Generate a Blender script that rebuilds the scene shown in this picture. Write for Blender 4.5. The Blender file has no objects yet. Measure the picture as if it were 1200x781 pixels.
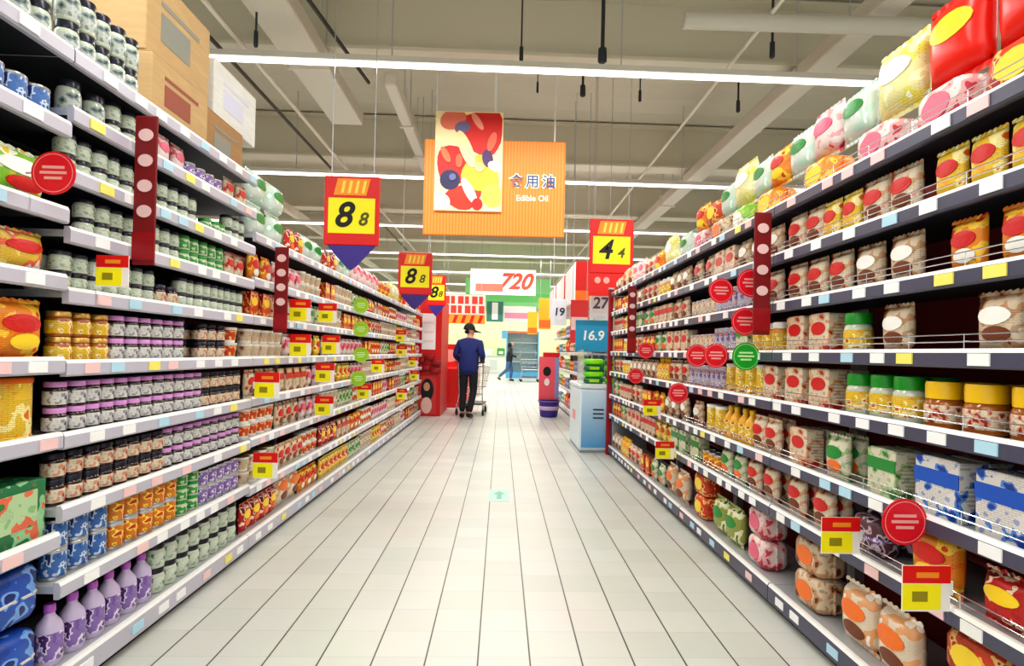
import bpy, math, random
from mathutils import Vector, Matrix
R = random.Random(7)
PI = math.pi
scene = bpy.context.scene
COL = scene.collection

# ------------------------------------------------------------------ camera model (1200 x 781)
F = 655.0
PX, PY, HC = 610.0, 408.0, 1.2
VPX, VPY, ROLL = 587.0, 413.0, 0.022
_y = Vector(((VPX - PX) / F, -(VPY - PY) / F, -1)).normalized()
_x = Vector((1, -ROLL, 0)); _x = (_x - _y * _x.dot(_y)).normalized()
_z = _x.cross(_y)
CW = Matrix((_x, _y, _z))            # camera -> world

def _ray(px, py):
    return CW @ Vector(((px - PX) / F, -(py - PY) / F, -1))
def onx(px, py, x):
    d = _ray(px, py); return d * (x / d.x) + Vector((0, 0, HC))
def ony(px, py, y):
    d = _ray(px, py); return d * (y / d.y) + Vector((0, 0, HC))
def onz(px, py, z):
    d = _ray(px, py); return d * ((z - HC) / d.z) + Vector((0, 0, HC))

# ------------------------------------------------------------------ materials
MATS = {}
def _new(name):
    m = bpy.data.materials.new(name); m.use_nodes = True
    return m, m.node_tree.nodes, m.node_tree.links, m.node_tree.nodes['Principled BSDF']

def lin(c):
    return tuple(((v / 12.92) if v <= 0.04045 else ((v + 0.055) / 1.055) ** 2.4) for v in c)

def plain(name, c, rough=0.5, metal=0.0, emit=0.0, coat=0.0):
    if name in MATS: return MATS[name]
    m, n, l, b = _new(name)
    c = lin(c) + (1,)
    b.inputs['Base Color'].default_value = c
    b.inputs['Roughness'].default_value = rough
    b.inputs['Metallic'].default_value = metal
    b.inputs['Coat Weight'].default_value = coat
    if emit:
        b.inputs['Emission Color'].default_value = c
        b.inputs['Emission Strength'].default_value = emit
    MATS[name] = m
    return m

def printed(name, base, c2, c3, scale=30.0, t2=0.53, t3=0.62, rough=0.38, lines=0.35):
    """Printed packaging: blotches of two more colours and fine rows of print."""
    if name in MATS: return MATS[name]
    m, n, l, b = _new(name)
    tc = n.new('ShaderNodeTexCoord')
    nz = n.new('ShaderNodeTexNoise'); nz.inputs['Scale'].default_value = scale; nz.inputs['Detail'].default_value = 1.5
    l.new(tc.outputs['Object'], nz.inputs['Vector'])
    rp = n.new('ShaderNodeValToRGB'); rp.color_ramp.interpolation = 'CONSTANT'
    e = rp.color_ramp.elements
    e[0].position = 0; e[0].color = lin(base) + (1,)
    e[1].position = t2; e[1].color = lin(c2) + (1,)
    e2 = e.new(t3); e2.color = lin(c3) + (1,)
    e3 = e.new(0.36); e3.color = lin(tuple(v * 0.93 for v in base)) + (1,)
    e[0].color = lin(tuple(min(1, v * 0.6 + w * 0.4) for v, w in zip(base, c3))) + (1,)
    l.new(nz.outputs['Fac'], rp.inputs['Fac'])
    br = n.new('ShaderNodeTexBrick')
    br.inputs['Scale'].default_value = 42
    br.inputs['Color1'].default_value = (0, 0, 0, 1); br.inputs['Color2'].default_value = (0, 0, 0, 1)
    br.inputs['Mortar'].default_value = (1, 1, 1, 1)
    br.inputs['Mortar Size'].default_value = 0.035; br.inputs['Brick Width'].default_value = 0.9; br.inputs['Row Height'].default_value = 0.28
    mp = n.new('ShaderNodeMapping'); mp.inputs['Rotation'].default_value = (PI / 2, 0, 0)
    l.new(tc.outputs['Object'], mp.inputs['Vector']); l.new(mp.outputs['Vector'], br.inputs['Vector'])
    n2 = n.new('ShaderNodeTexNoise'); n2.inputs['Scale'].default_value = scale * 0.7; n2.inputs['Detail'].default_value = 0
    mp2 = n.new('ShaderNodeMapping'); mp2.inputs['Location'].default_value = (3.3, 1.7, 9.1)
    l.new(tc.outputs['Object'], mp2.inputs['Vector']); l.new(mp2.outputs['Vector'], n2.inputs['Vector'])
    gt = n.new('ShaderNodeMath'); gt.operation = 'GREATER_THAN'; gt.inputs[1].default_value = 0.52
    l.new(n2.outputs['Fac'], gt.inputs[0])
    mu = n.new('ShaderNodeMath'); mu.operation = 'MULTIPLY'
    l.new(gt.outputs[0], mu.inputs[0]); l.new(br.outputs['Color'], mu.inputs[1])
    mu2 = n.new('ShaderNodeMath'); mu2.operation = 'MULTIPLY'; mu2.inputs[1].default_value = lines
    l.new(mu.outputs[0], mu2.inputs[0])
    mx = n.new('ShaderNodeMix'); mx.data_type = 'RGBA'
    l.new(mu2.outputs[0], mx.inputs['Factor']); l.new(rp.outputs['Color'], mx.inputs['A'])
    mx.inputs['B'].default_value = lin(tuple(v * 0.35 for v in c3)) + (1,)
    l.new(mx.outputs['Result'], b.inputs['Base Color'])
    b.inputs['Roughness'].default_value = rough
    MATS[name] = m
    return m

def cardboard(name, c):
    if name in MATS: return MATS[name]
    m, n, l, b = _new(name)
    tc = n.new('ShaderNodeTexCoord')
    nz = n.new('ShaderNodeTexNoise'); nz.inputs['Scale'].default_value = 9; nz.inputs['Detail'].default_value = 5
    mp = n.new('ShaderNodeMapping'); mp.inputs['Scale'].default_value = (1, 1, 6)
    l.new(tc.outputs['Object'], mp.inputs['Vector']); l.new(mp.outputs['Vector'], nz.inputs['Vector'])
    rp = n.new('ShaderNodeValToRGB')
    rp.color_ramp.elements[0].color = lin(tuple(v * 0.86 for v in c)) + (1,)
    rp.color_ramp.elements[1].color = lin(c) + (1,)
    l.new(nz.outputs['Fac'], rp.inputs['Fac']); l.new(rp.outputs['Color'], b.inputs['Base Color'])
    b.inputs['Roughness'].default_value = 0.8
    MATS[name] = m
    return m

def tile_floor():
    m, n, l, b = _new('floor_tiles')
    tc = n.new('ShaderNodeTexCoord')
    sep = n.new('ShaderNodeSeparateXYZ'); l.new(tc.outputs['Object'], sep.inputs[0])
    T = 0.2026
    def seam(axis, off, half):
        a = n.new('ShaderNodeMath'); a.operation = 'ADD'; a.inputs[1].default_value = off + 40 * T
        l.new(sep.outputs[axis], a.inputs[0])
        d = n.new('ShaderNodeMath'); d.operation = 'DIVIDE'; d.inputs[1].default_value = T; l.new(a.outputs[0], d.inputs[0])
        fr = n.new('ShaderNodeMath'); fr.operation = 'FRACT'; l.new(d.outputs[0], fr.inputs[0])
        s = n.new('ShaderNodeMath'); s.operation = 'SUBTRACT'; s.inputs[1].default_value = 0.5; l.new(fr.outputs[0], s.inputs[0])
        ab = n.new('ShaderNodeMath'); ab.operation = 'ABSOLUTE'; l.new(s.outputs[0], ab.inputs[0])
        g = n.new('ShaderNodeMath'); g.operation = 'GREATER_THAN'; g.inputs[1].default_value = 0.5 - half / T; l.new(ab.outputs[0], g.inputs[0])
        fl = n.new('ShaderNodeMath'); fl.operation = 'FLOOR'; l.new(d.outputs[0], fl.inputs[0])
        return g, fl
    gx, fx = seam('X', FLOOR_OFF, 0.0031)
    gy, fy = seam('Y', 0.02, 0.0018)
    # each tile a slightly different tone; rows differ a little more
    cx = n.new('ShaderNodeCombineXYZ'); l.new(fx.outputs[0], cx.inputs[0]); l.new(fy.outputs[0], cx.inputs[1])
    wn = n.new('ShaderNodeTexWhiteNoise'); wn.noise_dimensions = '2D'; l.new(cx.outputs[0], wn.inputs['Vector'])
    r1 = n.new('ShaderNodeValToRGB')
    r1.color_ramp.elements[0].color = lin((0.79, 0.80, 0.765)) + (1,)
    r1.color_ramp.elements[1].color = lin((0.825, 0.83, 0.80)) + (1,)
    l.new(wn.outputs['Value'], r1.inputs['Fac'])
    nz = n.new('ShaderNodeTexNoise'); nz.inputs['Scale'].default_value = 2.2; nz.inputs['Detail'].default_value = 4
    l.new(tc.outputs['Object'], nz.inputs['Vector'])
    m0 = n.new('ShaderNodeMix'); m0.data_type = 'RGBA'; m0.blend_type = 'MULTIPLY'; m0.inputs['Factor'].default_value = 0.12
    l.new(r1.outputs['Color'], m0.inputs['A']); l.new(nz.outputs['Color'], m0.inputs['B'])
    m1 = n.new('ShaderNodeMix'); m1.data_type = 'RGBA'
    l.new(gx.outputs[0], m1.inputs['Factor']); l.new(m0.outputs['Result'], m1.inputs['A'])
    m1.inputs['B'].default_value = lin((0.24, 0.24, 0.22)) + (1,)
    sc = n.new('ShaderNodeMath'); sc.operation = 'MULTIPLY'; sc.inputs[1].default_value = 0.28; l.new(gy.outputs[0], sc.inputs[0])
    m2 = n.new('ShaderNodeMix'); m2.data_type = 'RGBA'
    l.new(sc.outputs[0], m2.inputs['Factor']); l.new(m1.outputs['Result'], m2.inputs['A'])
    m2.inputs['B'].default_value = lin((0.55, 0.55, 0.5)) + (1,)
    l.new(m2.outputs['Result'], b.inputs['Base Color'])
    rr = n.new('ShaderNodeMapRange'); rr.inputs['To Min'].default_value = 0.30; rr.inputs['To Max'].default_value = 0.40
    l.new(nz.outputs['Fac'], rr.inputs['Value']); l.new(rr.outputs['Result'], b.inputs['Roughness'])
    b.inputs['Specular IOR Level'].default_value = 0.6
    return m

def striped(name, c1, c2, axis, freq, rough=0.5, emit=0.0):
    if name in MATS: return MATS[name]
    m, n, l, b = _new(name)
    tc = n.new('ShaderNodeTexCoord')
    w = n.new('ShaderNodeTexWave'); w.wave_type = 'BANDS'; w.bands_direction = axis
    w.inputs['Scale'].default_value = freq
    l.new(tc.outputs['Object'], w.inputs['Vector'])
    rp = n.new('ShaderNodeValToRGB')
    rp.color_ramp.elements[0].color = lin(c1) + (1,); rp.color_ramp.elements[1].color = lin(c2) + (1,)
    l.new(w.outputs['Fac'], rp.inputs['Fac']); l.new(rp.outputs['Color'], b.inputs['Base Color'])
    if emit:
        l.new(rp.outputs['Color'], b.inputs['Emission Color']); b.inputs['Emission Strength'].default_value = emit
    b.inputs['Roughness'].default_value = rough
    MATS[name] = m
    return m

WHITE = plain('white_plastic', (0.93, 0.93, 0.92), 0.4)
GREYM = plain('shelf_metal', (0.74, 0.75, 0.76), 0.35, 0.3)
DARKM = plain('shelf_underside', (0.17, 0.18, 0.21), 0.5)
SLATE = plain('slate_rail', (0.30, 0.30, 0.38), 0.35)
RAILL = plain('pale_rail', (0.74, 0.73, 0.78), 0.35)
BLACK = plain('black_plastic', (0.045, 0.045, 0.055), 0.45)
CHROME = plain('chrome', (0.8, 0.8, 0.82), 0.22, 0.9)
RED = plain('sign_red', (0.86, 0.07, 0.05), 0.45)
DRED = plain('dark_red', (0.48, 0.02, 0.06), 0.5)
YEL = plain('sign_yellow', (0.97, 0.93, 0.05), 0.5)
ORG = plain('sign_orange', (0.97, 0.62, 0.16), 0.5)
INK = plain('ink', (0.07, 0.07, 0.06), 0.6)
PURP = plain('pennant_purple', (0.24, 0.16, 0.55), 0.5)
LIME = plain('lime_plastic', (0.62, 0.86, 0.08), 0.4)
GRN = plain('green_plastic', (0.06, 0.62, 0.12), 0.4)
SKIN = plain('skin', (0.82, 0.6, 0.49), 0.55)

# ------------------------------------------------------------------ mesh builder
class MB:
    def __init__(s): s.v = []; s.f = []; s.m = []
    def add(s, vs, fs, mi=0):
        o = len(s.v); s.v += [tuple(v) for v in vs]
        s.f += [tuple(i + o for i in f) for f in fs]; s.m += [mi] * len(fs)
        return s
    def box(s, x0, x1, y0, y1, z0, z1, mi=0, bottom=None):
        vs = [(x0, y0, z0), (x1, y0, z0), (x1, y1, z0), (x0, y1, z0), (x0, y0, z1), (x1, y0, z1), (x1, y1, z1), (x0, y1, z1)]
        fs = [(4, 5, 6, 7), (0, 1, 5, 4), (1, 2, 6, 5), (2, 3, 7, 6), (3, 0, 4, 7)]
        s.add(vs, fs + [(3, 2, 1, 0)], mi)
        if bottom is not None: s.m[-1] = bottom
        return s
    def rbox(s, x0, x1, y0, y1, z0, z1, r=0.01, mi=0, taper=0.0):
        """box with rounded edges: a stack of rounded rectangles"""
        w, d, h = x1 - x0, y1 - y0, z1 - z0
        r = min(r, w * 0.49, d * 0.49, h * 0.49)
        cx, cy = (x0 + x1) / 2, (y0 + y1) / 2
        rings = []
        for k, (ins, z) in enumerate(((r, z0), (r * 0.3, z0 + r * 0.3), (0, z0 + r), (0, z1 - r), (r * 0.3, z1 - r * 0.3), (r, z1))):
            t = 1 - taper * (z - z0) / h
            hw, hd = (w / 2 - ins) * t, (d / 2 - ins) * t
            rr = max(r - ins * 0.6, r * 0.4)
            ring = []
            for (sx, sy, a0) in ((1, 1, 0), (-1, 1, PI / 2), (-1, -1, PI), (1, -1, 3 * PI / 2)):
                for j in range(3):
                    a = a0 + j * PI / 4
                    ring.append((cx + sx * (hw - rr) + rr * math.cos(a), cy + sy * (hd - rr) + rr * math.sin(a), z))
            rings.append(ring)
        return s.loft(rings, mi)
    def loft(s, rings, mi=0, cap=True, close=True):
        n = len(rings[0]); vs = [p for r in rings for p in r]; fs = []
        for k in range(len(rings) - 1):
            for j in range(n if close else n - 1):
                a, b = k * n + j, k * n + (j + 1) % n
                fs.append((a, b, b + n, a + n))
        if cap:
            fs.append(tuple(reversed(range(n)))); fs.append(tuple(range((len(rings) - 1) * n, len(rings) * n)))
        return s.add(vs, fs, mi)
    def lathe(s, prof, n=14, mi=0, c=(0, 0), cap=True):
        return s.loft([[(c[0] + r * math.cos(2 * PI * j / n), c[1] + r * math.sin(2 * PI * j / n), z) for j in range(n)] for r, z in prof], mi, cap)
    def tube(s, pts, r, n=6, mi=0):
        pts = [Vector(p) for p in pts]; rings = []
        for i, p in enumerate(pts):
            t = (pts[min(i + 1, len(pts) - 1)] - pts[max(i - 1, 0)]).normalized()
            up = Vector((0, 0, 1)) if abs(t.z) < 0.9 else Vector((1, 0, 0))
            a = t.cross(up).normalized(); b = t.cross(a)
            rr = r[i] if isinstance(r, (list, tuple)) else r
            rings.append([tuple(p + a * (rr * math.cos(2 * PI * j / n)) + b * (rr * math.sin(2 * PI * j / n))) for j in range(n)])
        return s.loft(rings, mi)
    def prism(s, poly, y0, y1, mi=0):
        """polygon in x-z extruded along y"""
        return s.loft([[(x, y0, z) for x, z in poly], [(x, y1, z) for x, z in poly]], mi)
    def build(s, name, mats, parent=None, smooth=False, loc=None):
        me = bpy.data.meshes.new(name)
        me.from_pydata(s.v, [], s.f)
        if not isinstance(mats, (list, tuple)): mats = [mats]
        for m in mats: me.materials.append(m)
        if len(mats) > 1: me.polygons.foreach_set('material_index', s.m)
        if smooth: me.polygons.foreach_set('use_smooth', [True] * len(s.f))
        import bmesh
        bm = bmesh.new(); bm.from_mesh(me); bmesh.ops.recalc_face_normals(bm, faces=bm.faces); bm.to_mesh(me); bm.free()
        if smooth: me.set_sharp_from_angle(angle=math.radians(50))
        me.update()
        o = bpy.data.objects.new(name, me); COL.objects.link(o)
        if parent: o.parent = parent
        if loc is not None: o.location = loc
        return o

def tag(o, label=None, cat=None, group=None, kind=None):
    if label: o['label'] = label
    if cat: o['category'] = cat
    if group: o['group'] = group
    if kind: o['kind'] = kind
    return o
def empty(name, loc=(0, 0, 0), rz=0.0):
    o = bpy.data.objects.new(name, None); COL.objects.link(o); o.location = loc; o.rotation_euler = (0, 0, rz)
    o.empty_display_size = 0.1
    return o
def struct(name, mb, m): return tag(mb.build(name, m), kind='structure')
def copy_tree(o, parent=None):
    c = o.copy(); COL.objects.link(c)
    if parent: c.parent = parent
    for ch in KIDS.get(o.name, []): copy_tree(ch, c)
    return c
KIDS = {}
def text(name, s, size, m, parent, loc, rot=(PI / 2, 0, 0), shear=0.0, bold=0.0, ext=0.002, align='CENTER'):
    cu = bpy.data.curves.new(name, 'FONT'); cu.body = s; cu.size = size; cu.shear = shear; cu.offset = bold; cu.extrude = ext
    cu.align_x = align; cu.align_y = 'CENTER'
    t = bpy.data.objects.new(name, cu); COL.objects.link(t)
    dg = bpy.context.evaluated_depsgraph_get()
    me = bpy.data.meshes.new_from_object(t.evaluated_get(dg))
    bpy.data.objects.remove(t); bpy.data.curves.remove(cu)
    me.materials.clear(); me.materials.append(m)
    o = bpy.data.objects.new(name, me); COL.objects.link(o); o.parent = parent; o.location = loc; o.rotation_euler = rot
    return o

# ------------------------------------------------------------------ room shell
FLOOR_OFF = -onz(559.4, 781, 0).x
def big(x0, x1, y0, y1, z0, z1): return MB().box(x0, x1, y0, y1, z0, z1)
XW0, XW1, YW0, YW1, ZC = -15.0, 15.0, -7.0, 33.0, 5.0
struct('floor', big(XW0, XW1, YW0, YW1, -0.1, 0), tile_floor())
deck = MB()
nx = 120
prof = []
for i in range(nx + 1):
    y = YW0 + (YW1 - YW0) * i / nx
    k = i % 4
    prof.append((y, ZC + (0.07 if k in (1, 2) else 0.0)))
deck.loft([[(XW0, y, z), (XW1, y, z), (XW1, y, ZC + 0.2), (XW0, y, ZC + 0.2)] for y, z in prof])
struct('ceiling', deck, plain('ceiling_deck', (0.84, 0.82, 0.755), 0.7))
WALLM = plain('wall_paint', (0.86, 0.87, 0.80), 0.7)
struct('wall_back', big(XW0, XW1, YW1, YW1 + 0.2, 0, ZC), plain('wall_back_paint', (0.86, 0.90, 0.72), 0.6))
struct('wall_left', big(XW0 - 0.2, XW0, YW0, YW1, 0, ZC), WALLM)
struct('wall_right', big(XW1, XW1 + 0.2, YW0, YW1, 0, ZC), WALLM)
BEAM = plain('beam_paint', (0.86, 0.84, 0.77), 0.6)
PALEB = plain('pale_beam', (0.92, 0.90, 0.85), 0.6)
# transverse girders (I-section) and lengthwise purlins
LAMPY = [5.1 + 3.3 * k for k in range(-3, 9)]
for i, y in enumerate(LAMPY):
    yb = y + 0.85
    b = MB()
    b.box(XW0, XW1, yb - 0.16, yb + 0.16, 4.30, 4.335)
    b.box(XW0, XW1, yb - 0.02, yb + 0.02, 4.335, 4.97)
    b.box(XW0, XW1, yb - 0.16, yb + 0.16, 4.97, 4.999)
    struct('trim_%d' % (i + 1), b, BEAM)
for j, x in enumerate((-8.0, -4.7, 4.7, 8.0)):
    struct('trim_%d' % (20 + j), MB().box(x - 0.06, x + 0.06, YW0, YW1, 4.14, 4.298), PALEB)

# ------------------------------------------------------------------ gondola shelving
LEFT_X, RIGHT_X = -1.43, 1.31
BAY = 1.33
BAYL = 1.38
LZ_NEAR = [0.39, 0.64, 0.88, 1.12, 1.36, 1.56, 1.755, 1.96, 2.15]
LZ_0 = [0.56, 0.885, 1.13, 1.40, 1.62, 1.90, 2.15]
LZ_FAR = [0.37, 0.65, 0.885, 1.12, 1.36, 1.58, 1.84]
RZ = [0.475, 0.71, 0.98, 1.215, 1.45, 1.68, 1.915]
DEPTH = 0.44
BASE_TOP = 0.115
NUM = ['first', 'second', 'third', 'fourth', 'fifth', 'sixth', 'seventh', 'eighth', 'ninth', 'tenth', 'eleventh', 'twelfth', 'thirteenth',
       'fourteenth', 'fifteenth', 'sixteenth', 'seventeenth', 'eighteenth', 'nineteenth', 'twentieth', 'twenty-first', 'twenty-second', 'twenty-third',
       'twenty-fourth', 'twenty-fifth', 'twenty-sixth', 'twenty-seventh', 'twenty-eighth', 'twenty-ninth', 'thirtieth']
TAGM = [plain('tag_white', (0.95, 0.95, 0.95), 0.4), plain('tag_pink', (0.93, 0.78, 0.78), 0.4), plain('tag_blue', (0.70, 0.85, 0.92), 0.4), plain('tag_yellow', (0.95, 0.90, 0.45), 0.4)]
def tag_mesh(m):
    o = MB().box(-0.035, 0.035, -0.002, 0.002, -0.017, 0.017).build('price_tag', m); me = o.data; bpy.data.objects.remove(o); return me
TAGME = [tag_mesh(m) for m in TAGM]
REDBACK = plain('red_back_panel', (0.50, 0.03, 0.06), 0.55)
DARKBACK = plain('dark_back_panel', (0.085, 0.075, 0.10), 0.6)

def shelf_unit(side, k, y0, zs, back, rail_m, guard, recess=None):
    """One bay of a gondola; local x = 0 at the aisle front, +x away from the aisle on the right side."""
    s = 1 if side == 'right' else -1
    X = RIGHT_X if side == 'right' else LEFT_X
    BAY = BAYL if side == 'left' else 1.33
    root = empty('shelving_unit', (X, y0, 0))
    tag(root, '%s shelving unit along the %s side of the aisle, stocked with groceries' % (NUM[k], side), 'shelf unit', 'shelving units on the %s' % side)
    def bx(mb, a, b, y0_, y1_, z0, z1, mi=0, bottom=None):
        mb.box(min(s * a, s * b), max(s * a, s * b), y0_, y1_, z0, z1, mi, bottom)
    top = zs[-1] + 0.05
    m = MB(); bx(m, DEPTH + 0.005, DEPTH + 0.03, 0.0, BAY, 0.0, top); m.build('back_panel', back, root)
    for yy in (0.0, BAY - 0.03) if True else ():
        m = MB(); bx(m, DEPTH - 0.045, DEPTH + 0.003, yy + 0.001, yy + 0.029, 0.0, top); m.build('upright', GREYM, root)
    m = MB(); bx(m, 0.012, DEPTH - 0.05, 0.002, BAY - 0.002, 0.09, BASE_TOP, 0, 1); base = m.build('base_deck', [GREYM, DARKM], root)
    m = MB(); bx(m, 0.03, 0.05, 0.002, BAY - 0.002, 0.0, 0.09); m.build('kick_plate', BLACK, root)
    def rail(par, z, xf, h0, h1):
        m = MB()
        prof = [(xf - 0.004, z + h1), (xf + 0.012, z + h1), (xf + 0.012, z - h0), (xf - 0.004, z - h0), (xf - 0.010, z - h0 + 0.006), (xf - 0.010, z + h1 - 0.012)]
        m.loft([[(s * a, 0.003, c) for a, c in prof], [(s * a, BAY - 0.003, c) for a, c in prof]])
        for q in range(len(m.m)): m.m[q] = 0
        # pale top edge
        m.m[0] = 1; m.m[5] = 1
        m.build('price_rail', [rail_m, WHITE], par)
        y = 0.10 + R.random() * 0.1
        while y < BAY - 0.06:
            me = TAGME[R.choices((0, 1, 2, 3), (6, 2, 2, 1.2))[0]]
            t = bpy.data.objects.new('price_tag', me); COL.objects.link(t); t.parent = par
            t.location = (s * (xf - 0.0125), y, z + (h1 - h0) / 2 - 0.003); t.rotation_euler = (0, 0, -s * PI / 2)
            y += R.choice((0.13, 0.17, 0.22, 0.28))
    rail(base, 0.095, 0.0, 0.06, 0.028)
    for i, z in enumerate(zs):
        xf = 0.0
        if recess and i in recess: xf = recess[i]
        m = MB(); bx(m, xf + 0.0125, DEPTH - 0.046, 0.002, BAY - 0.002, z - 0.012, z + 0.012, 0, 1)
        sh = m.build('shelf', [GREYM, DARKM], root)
        rail(sh, z, xf, 0.032, 0.024)
        if guard and i < len(zs):
            m = MB(); gx = s * (xf + 0.006)
            n = 6
            for q in range(n + 1):
                y = 0.02 + (BAY - 0.04) * q / n
                m.tube([(gx, y, z + 0.02), (gx, y, z + 0.066)], 0.0015, 4)
            for zz in (0.044, 0.065):
                m.tube([(gx, 0.01, z + zz), (gx, BAY - 0.01, z + zz)], 0.0022, 4)
            m.build('wire_guard', CHROME, sh)
    return root

LY = [0.50 + BAYL * k for k in range(7)]
RY = [1.31 + BAY * k for k in range(4)]
for k, y in enumerate(LY):
    shelf_unit('left', k, y, (LZ_0, LZ_NEAR)[k] if k < 2 else LZ_FAR, DARKBACK if k < 2 else REDBACK, RAILL, False)
for k, y in enumerate(RY):
    shelf_unit('right', k, y, RZ, REDBACK, SLATE, k < 2)

# ------------------------------------------------------------------ product prototypes (front faces -Y)
PROTO = {}
class Prod:
    def __init__(s, root, desc, cat, w, d, h):
        s.root, s.desc, s.cat, s.w, s.d, s.h, s.used = root, desc, cat, w, d, h, False
        # children table
        def walk(o):
            ks = [c for c in bpy.data.objects if c.parent == o]
            KIDS[o.name] = ks
            for c in ks: walk(c)
        walk(root)
def reg(key, root, desc, cat, w, d, h): PROTO[key] = Prod(root, desc, cat, w, d, h)
def place(p, loc, rz, label, group):
    if not p.used: o = p.root; p.used = True
    else: o = copy_tree(p.root)
    o.location = loc; o.rotation_euler = (0, 0, rz)
    o['label'] = label; o['category'] = p.cat; o['group'] = group
    return o

def jar(key, kind, desc, r, h, body, lab, lid, n=14, cat='jar', lidh=0.2):
    zl = h * (1 - lidh)
    root = MB().lathe([(r * 0.86, 0), (r * 0.97, h * 0.03), (r * 0.98, h * 0.1), (r * 0.98, zl * 0.84), (r * 0.9, zl * 0.95), (r * 0.8, zl), (r * 0.8, zl + 0.002)], n).build(kind, body, smooth=True)
    MB().lathe([(r * 0.92, zl - 0.001), (r * 0.93, zl + (h - zl) * 0.85), (r * 0.88, h), (0.001, h)], n).build('lid', lid, root, True)
    MB().lathe([(r * 0.99, h * 0.12), (r * 1.0, h * 0.13), (r * 1.0, zl * 0.78), (r * 0.99, zl * 0.79)], n, cap=False).build('paper_label', lab, root, True)
    reg(key, root, desc, cat, 2 * r, 2 * r, h)

def can(key, kind, desc, r, h, metal, lab, n=16, plastic_lid=None, cat='can'):
    root = MB().lathe([(r * 0.95, 0), (r, 0.003), (r, 0.007), (r * 0.965, 0.01), (r * 0.965, h - 0.010), (r, h - 0.007), (r, h - 0.003), (r * 0.95, h), (r * 0.9, h - 0.003)], n).build(kind, metal, smooth=True)
    MB().lathe([(r * 0.97, 0.011), (r * 0.975, 0.013), (r * 0.975, h - 0.013), (r * 0.97, h - 0.011)], n, cap=False).build('wrap_label', lab, root, True)
    if plastic_lid: MB().lathe([(r * 1.01, h - 0.012), (r * 1.02, h), (r * 0.97, h + 0.006), (0.001, h + 0.006)], n).build('lid', plastic_lid, root, True)
    reg(key, root, desc, cat, 2.04 * r, 2.04 * r, h + (0.007 if plastic_lid else 0))

def bottle(key, kind, desc, r, h, body, lab, cap, n=14):
    root = MB().lathe([(r * 0.9, 0), (r, h * 0.03), (r, h * 0.58), (r * 0.85, h * 0.68), (r * 0.42, h * 0.80), (r * 0.34, h * 0.86), (r * 0.34, h * 0.9)], n).build(kind, body, smooth=True)
    MB().lathe([(r * 0.42, h * 0.86), (r * 0.44, h * 0.87), (r * 0.42, h * 0.985), (r * 0.36, h), (0.001, h)], n).build('cap', cap, root, True)
    MB().lathe([(r * 1.005, h * 0.1), (r * 1.015, h * 0.11), (r * 1.015, h * 0.54), (r * 1.005, h * 0.55)], n, cap=False).build('paper_label', lab, root, True)
    reg(key, root, desc, 'bottle', 2.05 * r, 2.05 * r, h)

def oval(mb, cx, cz, a, b, yf, n=16, thick=0.002, mi=0):
    """oval patch following the front surface yf(x, z)"""
    rings = []
    for rr in (0.02, 0.55, 1.0):
        rings.append([(cx + a * rr * math.cos(2 * PI * j / n), yf(cx + a * rr * math.cos(2 * PI * j / n), cz + b * rr * math.sin(2 * PI * j / n)) - thick, cz + b * rr * math.sin(2 * PI * j / n)) for j in range(n)])
    back = [(x, y + thick * 0.9, z) for x, y, z in rings[-1]]
    mb.loft(rings + [back], mi, cap=False)
    o = len(mb.v) - 4 * n
    mb.f.append(tuple(range(o, o + n))); mb.m.append(mi)

def carton(key, kind, desc, w, d, h, body, badge, badge_shape='oval', flap=True, cat='box'):
    root = MB().rbox(-w / 2, w / 2, -d / 2, d / 2, 0, h, 0.004).build(kind, body)
    f = lambda x, z: -d / 2
    m = MB()
    if badge_shape == 'oval': oval(m, 0, h * 0.62, w * 0.36, h * 0.17, f)
    elif badge_shape == 'band': m.box(-w / 2 - 0.001, w / 2 + 0.001, -d / 2 - 0.002, -d / 2 + 0.001, h * 0.55, h * 0.80)
    else: m.box(-w * 0.36, w * 0.36, -d / 2 - 0.002, -d / 2 + 0.001, h * 0.25, h * 0.85)
    m.build('front_label', badge, root)
    if flap: MB().box(-w * 0.42, w * 0.42, -d / 2 + 0.003, -d / 2 + 0.012, h - 0.0005, h + 0.002).build('tuck_flap', body, root)
    reg(key, root, desc, cat, w + 0.003, d + 0.005, h + 0.002)

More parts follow.
